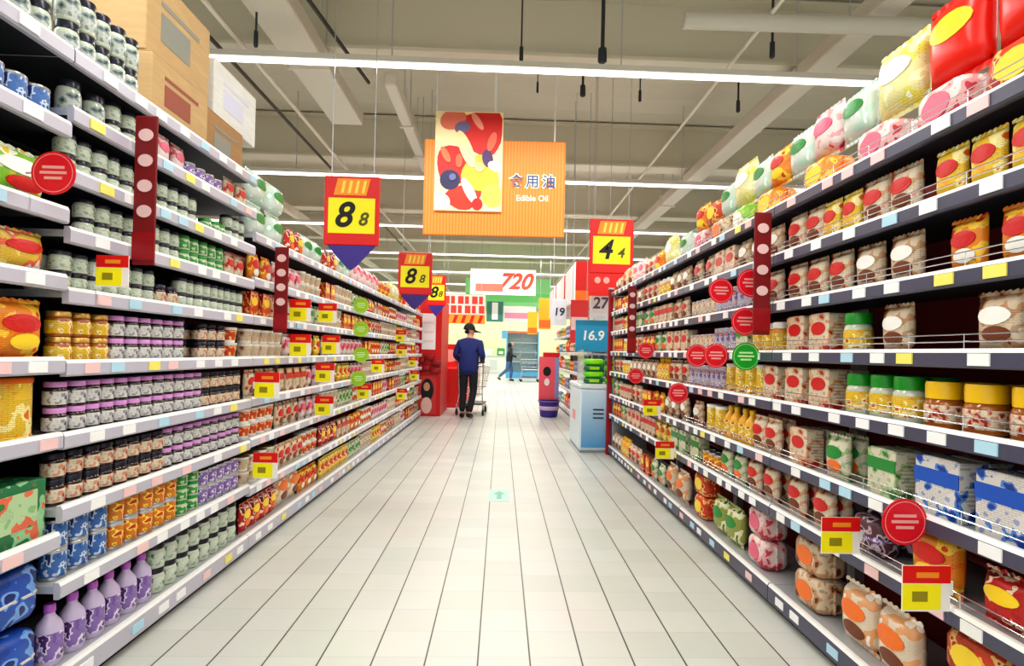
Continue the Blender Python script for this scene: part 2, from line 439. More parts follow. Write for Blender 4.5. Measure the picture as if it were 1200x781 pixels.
def pouch(key, kind, desc, w, d, h, body, badge, seal=None, bcol=None, cat='packet', bz=0.6):
    """pillow bag: bulging front and back, flat crimped seals at foot and head"""
    nu, nv = 9, 10
    def prof(u, v):
        e = (1 - abs(u) ** 2.6) ; g = (1 - abs(v) ** 3.2)
        return max(0.0, e) ** 0.55 * max(0.0, g) ** 0.5
    sh = 0.10
    def pt(i, j, sg):
        u = -1 + 2 * i / (nu - 1); v = -1 + 2 * j / (nv - 1)
        z = h * 0.06 + (h * 0.88) * (v + 1) / 2
        wx = w / 2 * (1 - 0.05 * (1 - v * v))
        return (u * wx, sg * d / 2 * prof(u, v), z)
    m = MB()
    vs = [pt(i, j, -1) for j in range(nv) for i in range(nu)] + [pt(i, j, 1) for j in range(nv) for i in range(nu)]
    fs = []; N = nu * nv
    for j in range(nv - 1):
        for i in range(nu - 1):
            a = j * nu + i
            fs.append((a, a + 1, a + nu + 1, a + nu)); fs.append((N + a, N + a + nu, N + a + nu + 1, N + a + 1))
    m.add(vs, fs)
    root = m.build(kind, body, smooth=True)
    import bmesh
    bm = bmesh.new(); bm.from_mesh(root.data); bmesh.ops.remove_doubles(bm, verts=bm.verts, dist=1e-5); bm.to_mesh(root.data); bm.free()
    for z0, z1 in ((0, h * 0.065), (h * 0.935, h)):
        q = MB(); n = 14
        rows = []
        for zz in (z0, z1):
            rows.append([(-w / 2 + w * k / n, 0.0015 * (1 if k % 2 else -1), zz + (0.003 * (1 if k % 2 else -1) if zz in (h,) else 0)) for k in range(n + 1)])
        vs = [(x, y - 0.001, z) for r_ in rows for x, y, z in r_] + [(x, y + 0.001, z) for r_ in rows for x, y, z in r_]
        K = n + 1; fs = []
        for k in range(n):
            fs += [(k, k + 1, K + k + 1, K + k), (2 * K + k, 3 * K + k, 3 * K + k + 1, 2 * K + k + 1), (K + k, K + k + 1, 3 * K + k + 1, 3 * K + k), (k, 2 * K + k, 2 * K + k + 1, k + 1)]
        fs += [(0, K, 3 * K, 2 * K), (n, 2 * K + n, 3 * K + n, K + n)]
        q.add(vs, fs); q.build('crimped_seal', seal or body, root)
    def yf(x, z):
        u = x / (w / 2); v = (z - h * 0.06) / (h * 0.88) * 2 - 1
        return -d / 2 * prof(u, v)
    q = MB(); oval(q, 0, h * bz, w * 0.34, h * 0.15, yf, thick=0.003); q.build('front_label', badge, root)
    if bcol:
        q = MB(); oval(q, w * 0.05, h * 0.3, w * 0.28, h * 0.13, yf, thick=0.003); q.build('picture_print', bcol, root)
    reg(key, root, desc, cat, w, d, h + 0.003)

def cup(key, kind, desc, r, h, body, lab, lid, n=16):
    root = MB().lathe([(r * 0.72, 0), (r * 0.74, h * 0.03), (r * 0.97, h * 0.95), (r, h * 0.965), (r, h * 0.985), (r * 0.96, h * 0.985)], n).build(kind, body, smooth=True)
    MB().lathe([(r * 0.79, h * 0.18), (r * 0.80, h * 0.18), (r * 0.955, h * 0.82), (r * 0.945, h * 0.82)], n, cap=False).build('wrap_label', lab, root, True)
    MB().lathe([(r * 1.0, h * 0.985), (r * 0.99, h), (0.001, h)], n).build('lid', lid, root, True)
    reg(key, root, desc, 'cup', 2 * r, 2 * r, h)

def multipack(key, kind, desc, w, d, h, body, film, handle):
    root = MB().rbox(-w / 2, w / 2, -d / 2, d / 2, 0, h, 0.03).build(kind, body, smooth=True)
    MB().rbox(-w / 2 - 0.001, w / 2 + 0.001, -d / 2 - 0.002, d / 2 + 0.002, h * 0.3, h * 0.62, 0.028).build('printed_band', film, root, True)
    m = MB(); m.tube([(-w * 0.3, 0, h - 0.004), (-w * 0.18, 0, h + 0.016), (0, 0, h + 0.022), (w * 0.18, 0, h + 0.016), (w * 0.3, 0, h - 0.004)], 0.006); m.build('carry_handle', handle, root)
    reg(key, root, desc, 'multipack', w + 0.01, d + 0.01, h + 0.03)

c = lambda *a: tuple(v / 255 for v in a)
BROWNG = plain('brown_glass', c(46, 26, 24), 0.15, coat=0.6)
PALEG = plain('pale_contents', c(196, 205, 186), 0.2, coat=0.6)
AMBER = plain('amber_contents', c(160, 92, 30), 0.2, coat=0.6)
REDSAUCE = plain('red_sauce', c(140, 30, 20), 0.2, coat=0.6)
LILAC = plain('lilac_lid', c(214, 150, 214), 0.35)
VIOLET = plain('violet_plastic', c(110, 60, 150), 0.35)
DLID = plain('dark_lid', c(48, 48, 60), 0.3, 0.4)
GOLD = plain('gold_lid', c(210, 170, 90), 0.3, 0.6)
TIN = plain('tin_metal', c(190, 192, 196), 0.28, 0.8)
YLID = plain('yellow_lid', c(244, 196, 24), 0.35)
GLID = plain('green_lid', c(30, 150, 40), 0.35)
WL = printed('label_white', c(232, 232, 226), c(150, 150, 158), c(90, 60, 110), 45, 0.55, 0.63)
WL2 = printed('label_cream', c(238, 226, 200), c(214, 150, 120), c(150, 40, 40), 45)
WLG = printed('label_pale_green', c(216, 224, 206), c(150, 180, 150), c(70, 90, 90), 40, 0.55, 0.64)
GRL = printed('label_green', c(70, 170, 70), c(220, 230, 200), c(20, 90, 40), 40)
BLL = printed('label_blue', c(70, 120, 190), c(200, 215, 235), c(20, 50, 110), 40)
ORL = printed('label_orange', c(236, 140, 40), c(250, 220, 90), c(190, 50, 30), 34)
YEL_L = printed('label_yellow', c(246, 205, 50), c(250, 235, 170), c(210, 90, 30), 34)
PUL = printed('label_purple', c(150, 120, 190), c(225, 215, 235), c(80, 40, 110), 40)
REDP = printed('print_red', c(212, 40, 36), c(246, 220, 190), c(120, 16, 20), 24)
REDP2 = printed('print_red_orange', c(226, 80, 40), c(250, 200, 120), c(170, 26, 20), 26)
CREAM = printed('print_cream', c(240, 224, 196), c(222, 170, 130), c(176, 50, 44), 22, 0.54, 0.63)
CREAM2 = printed('print_cream_green', c(236, 230, 204), c(170, 196, 140), c(60, 130, 70), 22, 0.54, 0.63)
CREAM3 = printed('print_cream_brown', c(232, 210, 180), c(196, 150, 110), c(110, 60, 40), 22, 0.53, 0.63)
PINKW = printed('print_pink_white', c(244, 226, 222), c(226, 170, 170), c(190, 60, 80), 18)
BLUEW = printed('print_blue_white', c(236, 232, 226), c(90, 140, 210), c(30, 70, 160), 22, 0.56, 0.62)
YELP = printed('print_yellow', c(250, 208, 60), c(250, 236, 160), c(226, 110, 30), 20)
ORP = printed('print_orange', c(250, 150, 40), c(252, 206, 70), c(220, 70, 20), 16)
LEMON = printed('print_lemon', c(246, 240, 170), c(230, 220, 90), c(240, 250, 230), 14)
GREENP = printed('print_green', c(40, 130, 80), c(150, 200, 150), c(220, 110, 80), 16, 0.55, 0.64)
LIMEP = printed('print_lime', c(140, 206, 60), c(240, 244, 220), c(240, 200, 40), 14)
BLUEP = printed('print_blue', c(40, 90, 190), c(120, 170, 230), c(16, 40, 110), 16)
TEALP = printed('print_teal', c(60, 130, 150), c(190, 220, 225), c(30, 70, 110), 24)
WRAP = printed('clear_wrap', c(226, 238, 228), c(190, 222, 204), c(246, 250, 246), 12, rough=0.2, lines=0.1)
GREYP = printed('print_grey', c(200, 206, 198), c(130, 150, 140), c(70, 84, 96), 30)
RSOL = plain('badge_red', c(206, 34, 34), 0.4); GSOL = plain('badge_green', c(40, 140, 60), 0.4); BSOL = plain('badge_blue', c(30, 90, 190), 0.4)
WSOL = plain('badge_white', c(245, 244, 238), 0.4); YSOL = plain('badge_yellow', c(250, 214, 50), 0.4); OSOL = plain('badge_orange', c(240, 120, 40), 0.4)
PKSOL = plain('badge_pink', c(226, 100, 130), 0.4); BRSOL = plain('badge_brown', c(120, 62, 34), 0.45)

# left: jars
jar('sauce', 'sauce_jar', 'dark lilac-lidded sauce jar', 0.035, 0.087, BROWNG, WL, LILAC)
jar('sauce2', 'chilli_jar', 'brown dark-lidded chilli jar', 0.035, 0.087, BROWNG, WL2, DLID)
jar('pickle', 'pickle_jar', 'pale dark-lidded pickle jar', 0.034, 0.068, PALEG, WLG, DLID)
jar('greenjar', 'seasoning_jar', 'green-labelled seasoning jar', 0.034, 0.068, PALEG, GRL, GLID)
jar('greyjar', 'condiment_jar', 'grey-labelled tall condiment jar', 0.037, 0.12, PALEG, GREYP, DLID)
jar('amberjar', 'honey_jar', 'amber gold-lidded honey jar', 0.038, 0.086, AMBER, YEL_L, GOLD)
jar('palejar', 'mustard_jar', 'pale green-labelled mustard jar', 0.042, 0.105, PALEG, WLG, DLID)
bottle('purplebot', 'squeeze_bottle', 'purple-capped white squeeze bottle', 0.04, 0.2, plain('lavender_plastic', c(205, 190, 220), 0.3), PUL, plain('purple_cap', c(190, 100, 205), 0.35))
bottle('soy', 'sauce_bottle', 'dark red-capped sauce bottle', 0.033, 0.185, BROWNG, WL2, RSOL)
can('bluecan', 'food_can', 'blue food can', 0.04, 0.10, TIN, BLL)
can('orangecan', 'fruit_can', 'orange fruit can', 0.04, 0.10, TIN, ORL)
can('purplecan', 'bean_can', 'lilac bean can', 0.038, 0.085, TIN, PUL)
can('bigyellow', 'powder_tin', 'large yellow powder tin', 0.082, 0.185, YEL_L, YELP, plastic_lid=plain('orange_lid', c(240, 120, 30), 0.4), cat='tin')
carton('greengift', 'gift_carton', 'green gift carton', 0.25, 0.13, 0.19, GREENP, printed('green_panel', c(190, 220, 170), c(226, 110, 80), c(60, 130, 60), 14), 'panel')
pouch('orangebag', 'chips_bag', 'orange chips bag', 0.2, 0.08, 0.19, ORP, RSOL, bcol=YSOL, cat='bag')
pouch('limebag', 'pasta_bag', 'lime green pasta bag', 0.24, 0.09, 0.165, LIMEP, WSOL, bcol=RSOL, cat='bag')
pouch('mixbag', 'sweets_bag', 'red and yellow sweets bag', 0.2, 0.08, 0.135, printed('print_mix', c(240, 200, 70), c(236, 110, 80), c(250, 240, 220), 16), RSOL, cat='bag')
multipack('bluemulti', 'drink_multipack', 'blue drink multipack', 0.24, 0.24, 0.175, BLUEP, BLUEW, WHITE)
# warm packets
pouch('noodred', 'noodle_packet', 'red noodle packet', 0.125, 0.055, 0.17, REDP, YSOL, bcol=OSOL)
pouch('noodor', 'noodle_packet', 'orange noodle packet', 0.125, 0.055, 0.165, ORP, RSOL, bcol=WSOL)
pouch('noodcr', 'soup_packet', 'cream soup packet', 0.12, 0.05, 0.165, CREAM, RSOL, bcol=BRSOL)
pouch('noodye', 'soup_packet', 'yellow soup packet', 0.12, 0.05, 0.165, YELP, RSOL)
pouch('pinkpk', 'broth_packet', 'pink-white broth packet', 0.12, 0.05, 0.16, PINKW, PKSOL)
pouch('greenpk', 'herb_packet', 'green-cream herb packet', 0.12, 0.05, 0.16, CREAM2, GSOL)
pouch('smallpk', 'spice_packet', 'small cream spice packet', 0.1, 0.04, 0.128, CREAM, RSOL)
pouch('smallpink', 'spice_packet', 'small pink-white spice packet', 0.1, 0.04, 0.128, PINKW, PKSOL)
cup('cupred', 'noodle_cup', 'red noodle cup', 0.052, 0.085, WSOL, REDP2, WSOL)
cup('cupcr', 'noodle_cup', 'cream noodle cup', 0.052, 0.085, WSOL, CREAM3, GOLD)
carton('boxcr', 'food_carton', 'cream food carton', 0.11, 0.06, 0.16, CREAM3, RSOL, 'band')
carton('boxrd', 'food_carton', 'red food carton', 0.11, 0.06, 0.155, REDP2, YSOL, 'oval')
# right
pouch('bisc', 'biscuit_packet', 'cream red-badged biscuit packet', 0.145, 0.06, 0.175, CREAM, RSOL, bcol=BRSOL)
pouch('bisc2', 'cracker_packet', 'brown-cream cracker packet', 0.15, 0.06, 0.17, CREAM3, WSOL, bcol=BRSOL)
pouch('bisc3', 'wafer_packet', 'green-badged cream wafer packet', 0.15, 0.06, 0.175, CREAM2, GSOL, bcol=OSOL)
carton('bbox', 'biscuit_box', 'cream red-badged biscuit box', 0.15, 0.08, 0.165, CREAM, RSOL, 'oval')
carton('bbox2', 'cereal_box', 'white blue-badged cereal box', 0.17, 0.08, 0.18, BLUEW, BSOL, 'band')
carton('bbox3', 'snack_box', 'beige green-banded snack box', 0.15, 0.08, 0.165, CREAM2, GSOL, 'band')
jar('gjar', 'sweets_jar', 'green-lidded sweets jar', 0.052, 0.155, PALEG, YEL_L, GLID, lidh=0.28)
jar('yjar', 'peanut_jar', 'yellow-lidded peanut jar', 0.056, 0.145, AMBER, WL2, YLID, lidh=0.36)
can('ycan', 'milk_powder_can', 'yellow milk powder can', 0.05, 0.165, TIN, YEL_L, plastic_lid=WSOL)
can('bcan', 'drink_can', 'blue-white drink can', 0.034, 0.15, TIN, printed('label_bluewhite', c(206, 200, 215), c(120, 110, 170), c(230, 140, 60), 30))
can('crcan', 'porridge_can', 'cream porridge can', 0.04, 0.12, TIN, WL2)
pouch('redpk', 'wrapped_snack', 'glossy red wrapped snack', 0.16, 0.075, 0.15, REDP, YSOL)
pouch('creambag', 'bread_bag', 'cream puffy bread bag', 0.2, 0.1, 0.23, printed('print_bread', c(244, 226, 200), c(230, 170, 120), c(250, 240, 226), 12, rough=0.25, lines=0.15), OSOL, bcol=BRSOL, cat='bag')
pouch('greenbag', 'veg_snack_bag', 'green puffy snack bag', 0.2, 0.1, 0.22, printed('print_olive', c(170, 180, 90), c(230, 230, 190), c(90, 120, 40), 12), GSOL, cat='bag')
pouch('orbag', 'crisps_bag', 'orange puffy crisps bag', 0.19, 0.09, 0.19, ORP, RSOL, bcol=YSOL, cat='bag')
pouch('whbag', 'popcorn_bag', 'white puffy popcorn bag', 0.2, 0.09, 0.22, PINKW, PKSOL, cat='bag')
pouch('lembag', 'marshmallow_bag', 'pale lemon marshmallow bag', 0.24, 0.1, 0.26, LEMON, WSOL, cat='bag')
pouch('rdbag', 'nut_bag', 'bright red nut bag', 0.24, 0.1, 0.28, plain('bright_red_film', c(232, 36, 20), 0.3), YSOL, cat='bag')
pouch('clrbag', 'rusk_bag', 'clear white rusk bag', 0.2, 0.09, 0.2, WRAP, GSOL, cat='bag')
pouch('wrapbag', 'tissue_pack', 'clear pale-green tissue pack', 0.22, 0.12, 0.2, WRAP, GSOL, cat='pack')
def filmpack(key, kind, desc, w, d, h, body, badge):
    root = MB().rbox(-w / 2, w / 2, -d / 2, d / 2, 0, h, 0.035).build(kind, body, smooth=True)
    for sx in (-1, 1):
        q = MB(); q.box(min(sx * (w / 2 - 0.004), sx * (w / 2 + 0.012)), max(sx * (w / 2 - 0.004), sx * (w / 2 + 0.012)), -0.003, 0.003, h * 0.12, h * 0.88); q.build('crimped_seal', body, root)
    q = MB(); oval(q, 0, h * 0.52, w * 0.3, h * 0.27, lambda a, b: -d / 2, thick=0.003); q.build('front_label', badge, root)
    reg(key, root, desc, 'pack', w + 0.026, d + 0.005, h)
filmpack('pinkfilm', 'cake_pack', 'pink-white film cake pack', 0.2, 0.14, 0.15, PINKW, PKSOL)
filmpack('orfilm', 'cookie_pack', 'orange film cookie pack', 0.2, 0.14, 0.15, ORP, YSOL)
filmpack('crfilm', 'bun_pack', 'cream film bun pack', 0.2, 0.14, 0.15, CREAM3, OSOL)
filmpack('grfilm', 'cake_pack', 'lime and white film cake pack', 0.2, 0.14, 0.15, LIMEP, WSOL)
filmpack('rdfilm', 'jelly_pack', 'red film jelly pack', 0.2, 0.14, 0.15, REDP2, YSOL)
bottle('ybot', 'juice_bottle', 'yellow juice bottle', 0.042, 0.19, plain('juice_yellow', c(244, 180, 40), 0.25), YEL_L, YLID)
jar('yjam', 'jam_jar', 'yellow-labelled jam jar', 0.046, 0.15, plain('jam_yellow', c(220, 150, 40), 0.25), YEL_L, WSOL)
multipack('chocbox', 'coffee_multipack', 'purple-brown coffee multipack', 0.16, 0.1, 0.14, printed('print_choc', c(110, 70, 80), c(200, 180, 190), c(60, 30, 50), 24), PUL, WHITE)

COUNT = {}
def bay_word(b): return 'frontmost' if b == 8 else NUM[b]
def level_word(i, n):   # i = -1 base
    return 'bottom' if i < 0 else ('top' if i == n - 1 else NUM[i + 1])
TOTAL = {}
def run(side, bay, level, seg, xoff=0.03, zs=None, y0=None, y1=None):
    """seg: list of (key, share, layers, rows[, gap]) laid from the near end of the bay"""
    s = 1 if side == 'right' else -1
    X = RIGHT_X if side == 'right' else LEFT_X
    zs = zs or (RZ if side == 'right' else ((LZ_0, LZ_NEAR)[bay] if bay < 2 else LZ_FAR))
    ys = (RY if side == 'right' else LY)[bay]
    a, b = (y0 if y0 is not None else ys + 0.025), (y1 if y1 is not None else ys + (BAY if side == 'right' else BAYL) - 0.02)
    z = (BASE_TOP if level < 0 else zs[level] + 0.012) + 0.001
    tot = sum(q[1] for q in seg)
    y = a
    lw = level_word(level, len(zs))
    for q in seg:
        key, share, layers, rows = q[:4]
        p = PROTO.get(key)
        L = (b - a) * share / tot
        if p is None: y += L; continue
        gap = q[4] if len(q) > 4 else 0.004
        n = max(1, int((L + p.w * 0.3) / (p.w + gap)))
        if n * (p.w + 0.001) > L: n = max(1, int(L / (p.w + 0.001)))
        pitch = L / n
        for i in range(n):
            yy = y + pitch * (i + 0.5)
            jx = R.uniform(0, 0.008)
            lay = layers
            for r_ in range(rows):
                for t in range(lay):
                    ck = (p.desc, side, bay, level, t, r_)
                    k = COUNT[ck] = COUNT.get(ck, 0) + 1
                    where = []
                    if layers > 1: where.append(('lower', 'upper', 'topmost')[t] if layers < 3 or t < 3 else 'topmost')
                    if rows > 1 and r_ > 0: where.append('behind')
                    lab = '%s, %s from near end%s, %s shelf, %s %s unit' % (p.desc, NUM[k - 1], (' ' + ' '.join(where)) if where else '', lw, bay_word(bay), side)
                    xx = X + s * (xoff + jx + p.d / 2 + r_ * (p.d + 0.008))
                    rz = (-PI / 2 if s > 0 else PI / 2) + R.uniform(-0.03, 0.03)
                    place(p, (xx, yy, z + t * (p.h + 0.001)), rz, lab, '%ss, %s shelf, %s %s unit' % (p.desc, lw, bay_word(bay), side))
                    TOTAL[p.root.name] = TOTAL.get(p.root.name, 0) + 1
        y += L

# ---- left bay 0 (only its far part is in view) : big packs
run('left', 0, -1, [('bluemulti', 5, 2, 1)], y0=0.86, y1=1.87)
run('left', 0, 0, [('greengift', 5, 1, 1)], y0=0.85, y1=1.87)
run('left', 0, 1, [('bigyellow', 5, 1, 1)], y0=0.85, y1=1.87)
run('left', 0, 2, [('orangebag', 5, 1, 1)], y0=0.86, y1=1.87)
run('left', 0, 3, [('mixbag', 4, 1, 1)], y0=0.86, y1=1.87)
run('left', 0, 4, [('limebag', 5, 1, 1)], y0=0.90, y1=1.87)
run('left', 0, 5, [('bluecan', 4, 1, 1)], y0=0.86, y1=1.87)
run('left', 0, 6, [('greengift', 1, 1, 1), ('greyjar', 1, 2, 1)], y0=1.37, y1=1.87)
# ---- left bay 1 : jars
run('left', 1, -1, [('purplebot', 6, 1, 1), ('palejar', 8, 2, 1)])
run('left', 1, 0, [('bluecan', 3, 2, 1), ('orangecan', 4.4, 2, 1), ('greenjar', 2, 3, 1), ('purplecan', 4, 2, 1)])
run('left', 1, 1, [('sauce2', 6, 2, 1), ('sauce', 7, 2, 1)])
run('left', 1, 2, [('sauce', 9, 2, 1), ('sauce2', 4, 2, 1)])
run('left', 1, 3, [('amberjar', 3, 2, 1), ('sauce', 5.4, 2, 2), ('none', 1.3, 1, 1), ('sauce2', 3, 2, 2), ('cupred', 2, 2, 1)])
run('left', 1, 4, [('pickle', 5, 2, 2), ('sauce2', 1.5, 1, 1), ('pickle', 6, 2, 1)])
run('left', 1, 5, [('none', 1, 1, 1), ('pickle', 6, 2, 1), ('greenjar', 4, 2, 1), ('smallpk', 2.2, 1, 1)])
run('left', 1, 6, [('pickle', 8, 2, 1), ('none', 0.7, 1, 1), ('greenjar', 2, 1, 1), ('pickle', 2, 2, 1)])
run('left', 1, 7, [('greyjar', 2.6, 1, 1), ('pickle', 3, 2, 1), ('smallpink', 3, 1, 1), ('purplecan', 4, 1, 1), ('smallpk', 3, 1, 1)])
run('left', 1, 8, [('greyjar', 5, 2, 1)], y1=2.30)
# ---- left bays 2..6 : warm packets, cups and cartons
WARM = [
    [('noodred', 4, 1, 1), ('creambag', 4, 1, 1), ('noodor', 4, 1, 1)],
    [('cupcr', 4, 2, 1), ('noodcr', 4, 1, 1), ('cupred', 3, 2, 1)],
    [('cupred', 4, 2, 1), ('noodcr', 4, 1, 1), ('pinkpk', 4, 1, 1)],
    [('noodcr', 4, 1, 1), ('boxcr', 5, 1, 1), ('pinkpk', 3, 1, 1)],
    [('cupcr', 5, 2, 1), ('pinkpk', 4, 1, 1), ('noodye', 3, 1, 1)],
    [('boxrd', 3, 1, 1), ('noodcr', 5, 1, 1), ('greenpk', 4, 1, 1)],
    [('noodor', 3, 1, 1), ('pinkpk', 4, 1, 1), ('cupcr', 4, 2, 1)],
]
EXTRA = ['noodcr', 'boxcr', 'greenpk', 'noodye', 'pinkpk', 'boxrd', 'cupcr', 'noodor']
for b_ in range(2, 7):
    for lv in range(-1, 6):
        seg = [list(q) for q in WARM[(lv + 1 + b_ * 2) % 7]] if b_ > 2 else [list(q) for q in WARM[lv + 1]]
        if b_ > 2: seg[1][0] = EXTRA[(lv + 3 * b_) % 8]; seg[1][2] = 2 if seg[1][0] == 'cupcr' else 1
        if seg[1][0] == 'creambag' and lv >= 0: seg[1][0] = 'noodye'
        if lv >= 5: seg = [[q[0], q[1], q[2], q[3]] for q in seg]
        if b_ == 3 and lv == -1: seg = [('noodye', 7, 1, 1), ('greenpk', 4, 1, 1)]
        if b_ == 2 and lv == -1: seg = [('noodred', 5, 1, 1), ('creambag', 4, 1, 1), ('noodor', 4, 1, 1)]
        run('left', b_, lv, seg)
# top of the left run
run('left', 2, 6, [('wrapbag', 5, 2, 1), ('noodred', 3, 1, 1), ('wrapbag', 4, 1, 1)])
run('left', 3, 6, [('noodred', 3, 1, 1), ('wrapbag', 4, 1, 1), ('whbag', 4, 1, 1)])
run('left', 4, 6, [('whbag', 5, 1, 1), ('orbag', 5, 1, 1)])
run('left', 5, 6, [('lembag', 5, 1, 1), ('orbag', 2, 1, 1), ('rdbag', 3, 1, 1)])
run('left', 6, 6, [('creambag', 5, 1, 1), ('noodor', 4, 1, 1)])

# ---- right
run('right', 0, -1, [('rdfilm', 4.6, 2, 1), ('creambag', 4.3, 1, 1), ('crfilm', 4.6, 2, 1)], xoff=0.03)
run('right', 0, 0, [('redpk', 2.4, 1, 1), ('orbag', 3, 1, 1), ('chocbox', 3.4, 1, 2), ('bisc', 4.5, 1, 2)])
run('right', 0, 1, [('bbox2', 5, 1, 2), ('bbox3', 3, 1, 2), ('bisc3', 3, 1, 2), ('bbox', 3, 1, 2)])
run('right', 0, 2, [('yjar', 4.6, 1, 2), ('gjar', 4, 1, 2), ('none', 0.5, 1, 1), ('bbox', 4, 1, 2)])
run('right', 0, 3, [('bisc2', 3, 1, 1), ('none', 1.2, 1, 1), ('bisc2', 3, 1, 1), ('gjar', 2, 1, 1), ('bbox', 4, 1, 1)])
run('right', 0, 4, [('noodor', 3.6, 1, 1), ('none', 0.6, 1, 1), ('bisc2', 4, 1, 1), ('bisc', 5, 1, 1)])
run('right', 0, 5, [('noodye', 4, 1, 1), ('none', 0.6, 1, 1), ('bisc', 3, 1, 1), ('noodye', 2.6, 1, 1), ('bisc', 3, 1, 1)])
run('right', 0, 6, [('rdfilm', 2, 1, 1), ('pinkfilm', 6, 1, 1), ('orfilm', 4, 1, 1)], xoff=0.04)
run('right', 1, -1, [('pinkfilm', 4.5, 2, 1), ('greenbag', 4.2, 1, 1), ('rdfilm', 4.5, 2, 1)])
run('right', 1, 0, [('bisc', 4, 1, 2), ('bisc3', 4, 1, 1), ('orangecan', 3, 1, 1), ('bbox3', 3, 1, 1)])
run('right', 1, 1, [('bisc', 3, 1, 2), ('ybot', 4, 1, 1), ('ycan', 3, 1, 1), ('bisc2', 3, 1, 1)])
run('right', 1, 2, [('bbox', 1.6, 1, 1), ('ycan', 5, 1, 1), ('bcan', 6, 1, 1)])
run('right', 1, 3, [('yjam', 3, 1, 1), ('bbox3', 2, 1, 1), ('bcan', 3, 1, 1), ('crcan', 4, 1, 1)])
run('right', 1, 4, [('bisc', 3, 1, 1), ('bcan', 4, 1, 1), ('crcan', 4, 1, 1)])
run('right', 1, 5, [('bisc2', 5, 1, 1), ('bbox', 3, 1, 1), ('bisc', 4, 1, 1)])
run('right', 1, 6, [('orfilm', 4, 1, 1), ('grfilm', 2, 1, 1), ('crfilm', 4, 1, 1), ('pinkfilm', 2, 1, 1)], xoff=0.04)
RW = [
    [('creambag', 5, 1, 1), ('bisc3', 4, 1, 1), ('boxrd', 3, 1, 1)],
    [('bbox3', 3, 1, 1), ('noodye', 4, 1, 1), ('boxcr', 4, 1, 1)],
    [('bisc2', 5, 1, 1), ('noodor', 3, 1, 1), ('boxrd', 3, 1, 1)],
    [('bisc', 4, 1, 1), ('ybot', 3, 1, 1), ('bisc2', 4, 1, 1)],
    [('bbox', 4, 1, 1), ('bisc3', 3, 1, 1), ('noodred', 3, 1, 1)],
    [('bisc', 3, 1, 1), ('boxcr', 4, 1, 1), ('bisc3', 3, 1, 1)],
    [('bisc2', 4, 1, 1), ('yjam', 3, 1, 1), ('bisc', 4, 1, 1)],
]
for b_ in (2, 3):
    for lv in range(-1, 6):
        run('right', b_, lv, RW[(lv + 1 + (b_ - 2) * 3) % 7] if not (lv >= 0 and (lv + 1 + (b_ - 2) * 3) % 7 == 0) else [('bisc', 4, 1, 1), ('yjam', 3, 1, 1), ('boxrd', 4, 1, 1)])
run('right', 2, 6, [('clrbag', 3, 1, 1), ('lembag', 4, 1, 1), ('orbag', 2, 1, 1), ('bisc', 3, 1, 1)])
run('right', 3, 6, [('whbag', 4, 1, 1), ('creambag', 5, 1, 1), ('bisc2', 3, 1, 1)])
# second layer of bags standing on the film packs along the top of the right run
def upper(bay, key, y, zbase, xoff=0.06):
    p = PROTO[key]
    k = COUNT[('up', key, bay)] = COUNT.get(('up', key, bay), 0) + 1
    place(p, (RIGHT_X + xoff + p.d / 2, y, zbase), -PI / 2 + R.uniform(-0.05, 0.05), '%s, %s from near end, standing on packs atop the %s right unit' % (p.desc, NUM[k - 1], NUM[bay]), 'bags heaped on top of the right shelving')
zt = RZ[-1] + 0.0135
for bay, key, y, hb in ((0, 'rdbag', 1.44, 0.15), (0, 'rdbag', 1.69, 0.15), (0, 'lembag', 1.94, 0.15), (0, 'clrbag', 2.17, 0.15), (0, 'whbag', 2.38, 0.15), (0, 'clrbag', 2.585, 0.15),
                        (1, 'orbag', 2.785, 0.15), (1, 'clrbag', 2.985, 0.15), (1, 'lembag', 3.21, 0.15), (1, 'clrbag', 3.435, 0.15), (1, 'rdfilm', 3.66, 0.15), (1, 'orbag', 3.88, 0.15)):
    upper(bay, key, y, zt + hb + 0.001)
for nme, n_ in sorted(TOTAL.items(), key=lambda q: -q[1])[:12]: print('KIND', nme, n_)
print('PRODUCTS', sum(TOTAL.values()))

# ------------------------------------------------------------------ cartons stored on top of the left run
KRAFT = cardboard('kraft_card', c(206, 172, 122)); KRAFT2 = cardboard('kraft_card_dark', c(178, 136, 88)); WCARD = cardboard('white_card', c(236, 236, 230))
TAPE = plain('packing_tape', c(170, 130, 80), 0.25)
def storage_box(x0, x1, y0, y1, z0, z1, m, label, mark, cat='cardboard box'):
    cx, cy = (x0 + x1) / 2, (y0 + y1) / 2
    root = empty('cardboard_box', (cx, cy, z0)); tag(root, label, cat, 'cartons stored on the left shelving')
    w, d, h = x1 - x0, y1 - y0, z1 - z0
    MB().rbox(-w / 2, w / 2, -d / 2, d / 2, 0, h - 0.004, 0.006).build('carton_body', m, root)
    for s in (-1, 1):
        MB().box(-w / 2 + 0.002 if s < 0 else 0.002, -0.002 if s < 0 else w / 2 - 0.002, -d / 2 + 0.002, d / 2 - 0.002, h - 0.004, h).build('flap', m, root)
    MB().box(-0.025, 0.025, -d / 2 - 0.001, d / 2 + 0.001, h - 0.06, h + 0.001).build('tape_strip', TAPE, root)
    q = MB(); q.box(w / 2 - 0.001, w / 2 + 0.0015, -d * 0.3, d * 0.15, h * 0.25, h * 0.6); q.box(w / 2 - 0.001, w / 2 + 0.0015, -d * 0.3, d * 0.3, h * 0.68, h * 0.74)
    q.build('printed_mark', mark, root)
    return root
MK = plain('print_grey_mark', c(140, 140, 130), 0.7)
MK2 = plain('print_redbrown_mark', c(150, 80, 60), 0.7)
zt = LZ_NEAR[8] + 0.0135
storage_box(-1.82, -1.47, 2.36, 2.80, zt, zt + 0.26, KRAFT, 'brown cardboard box, lower one behind the grey jars on the top left shelf', MK2)
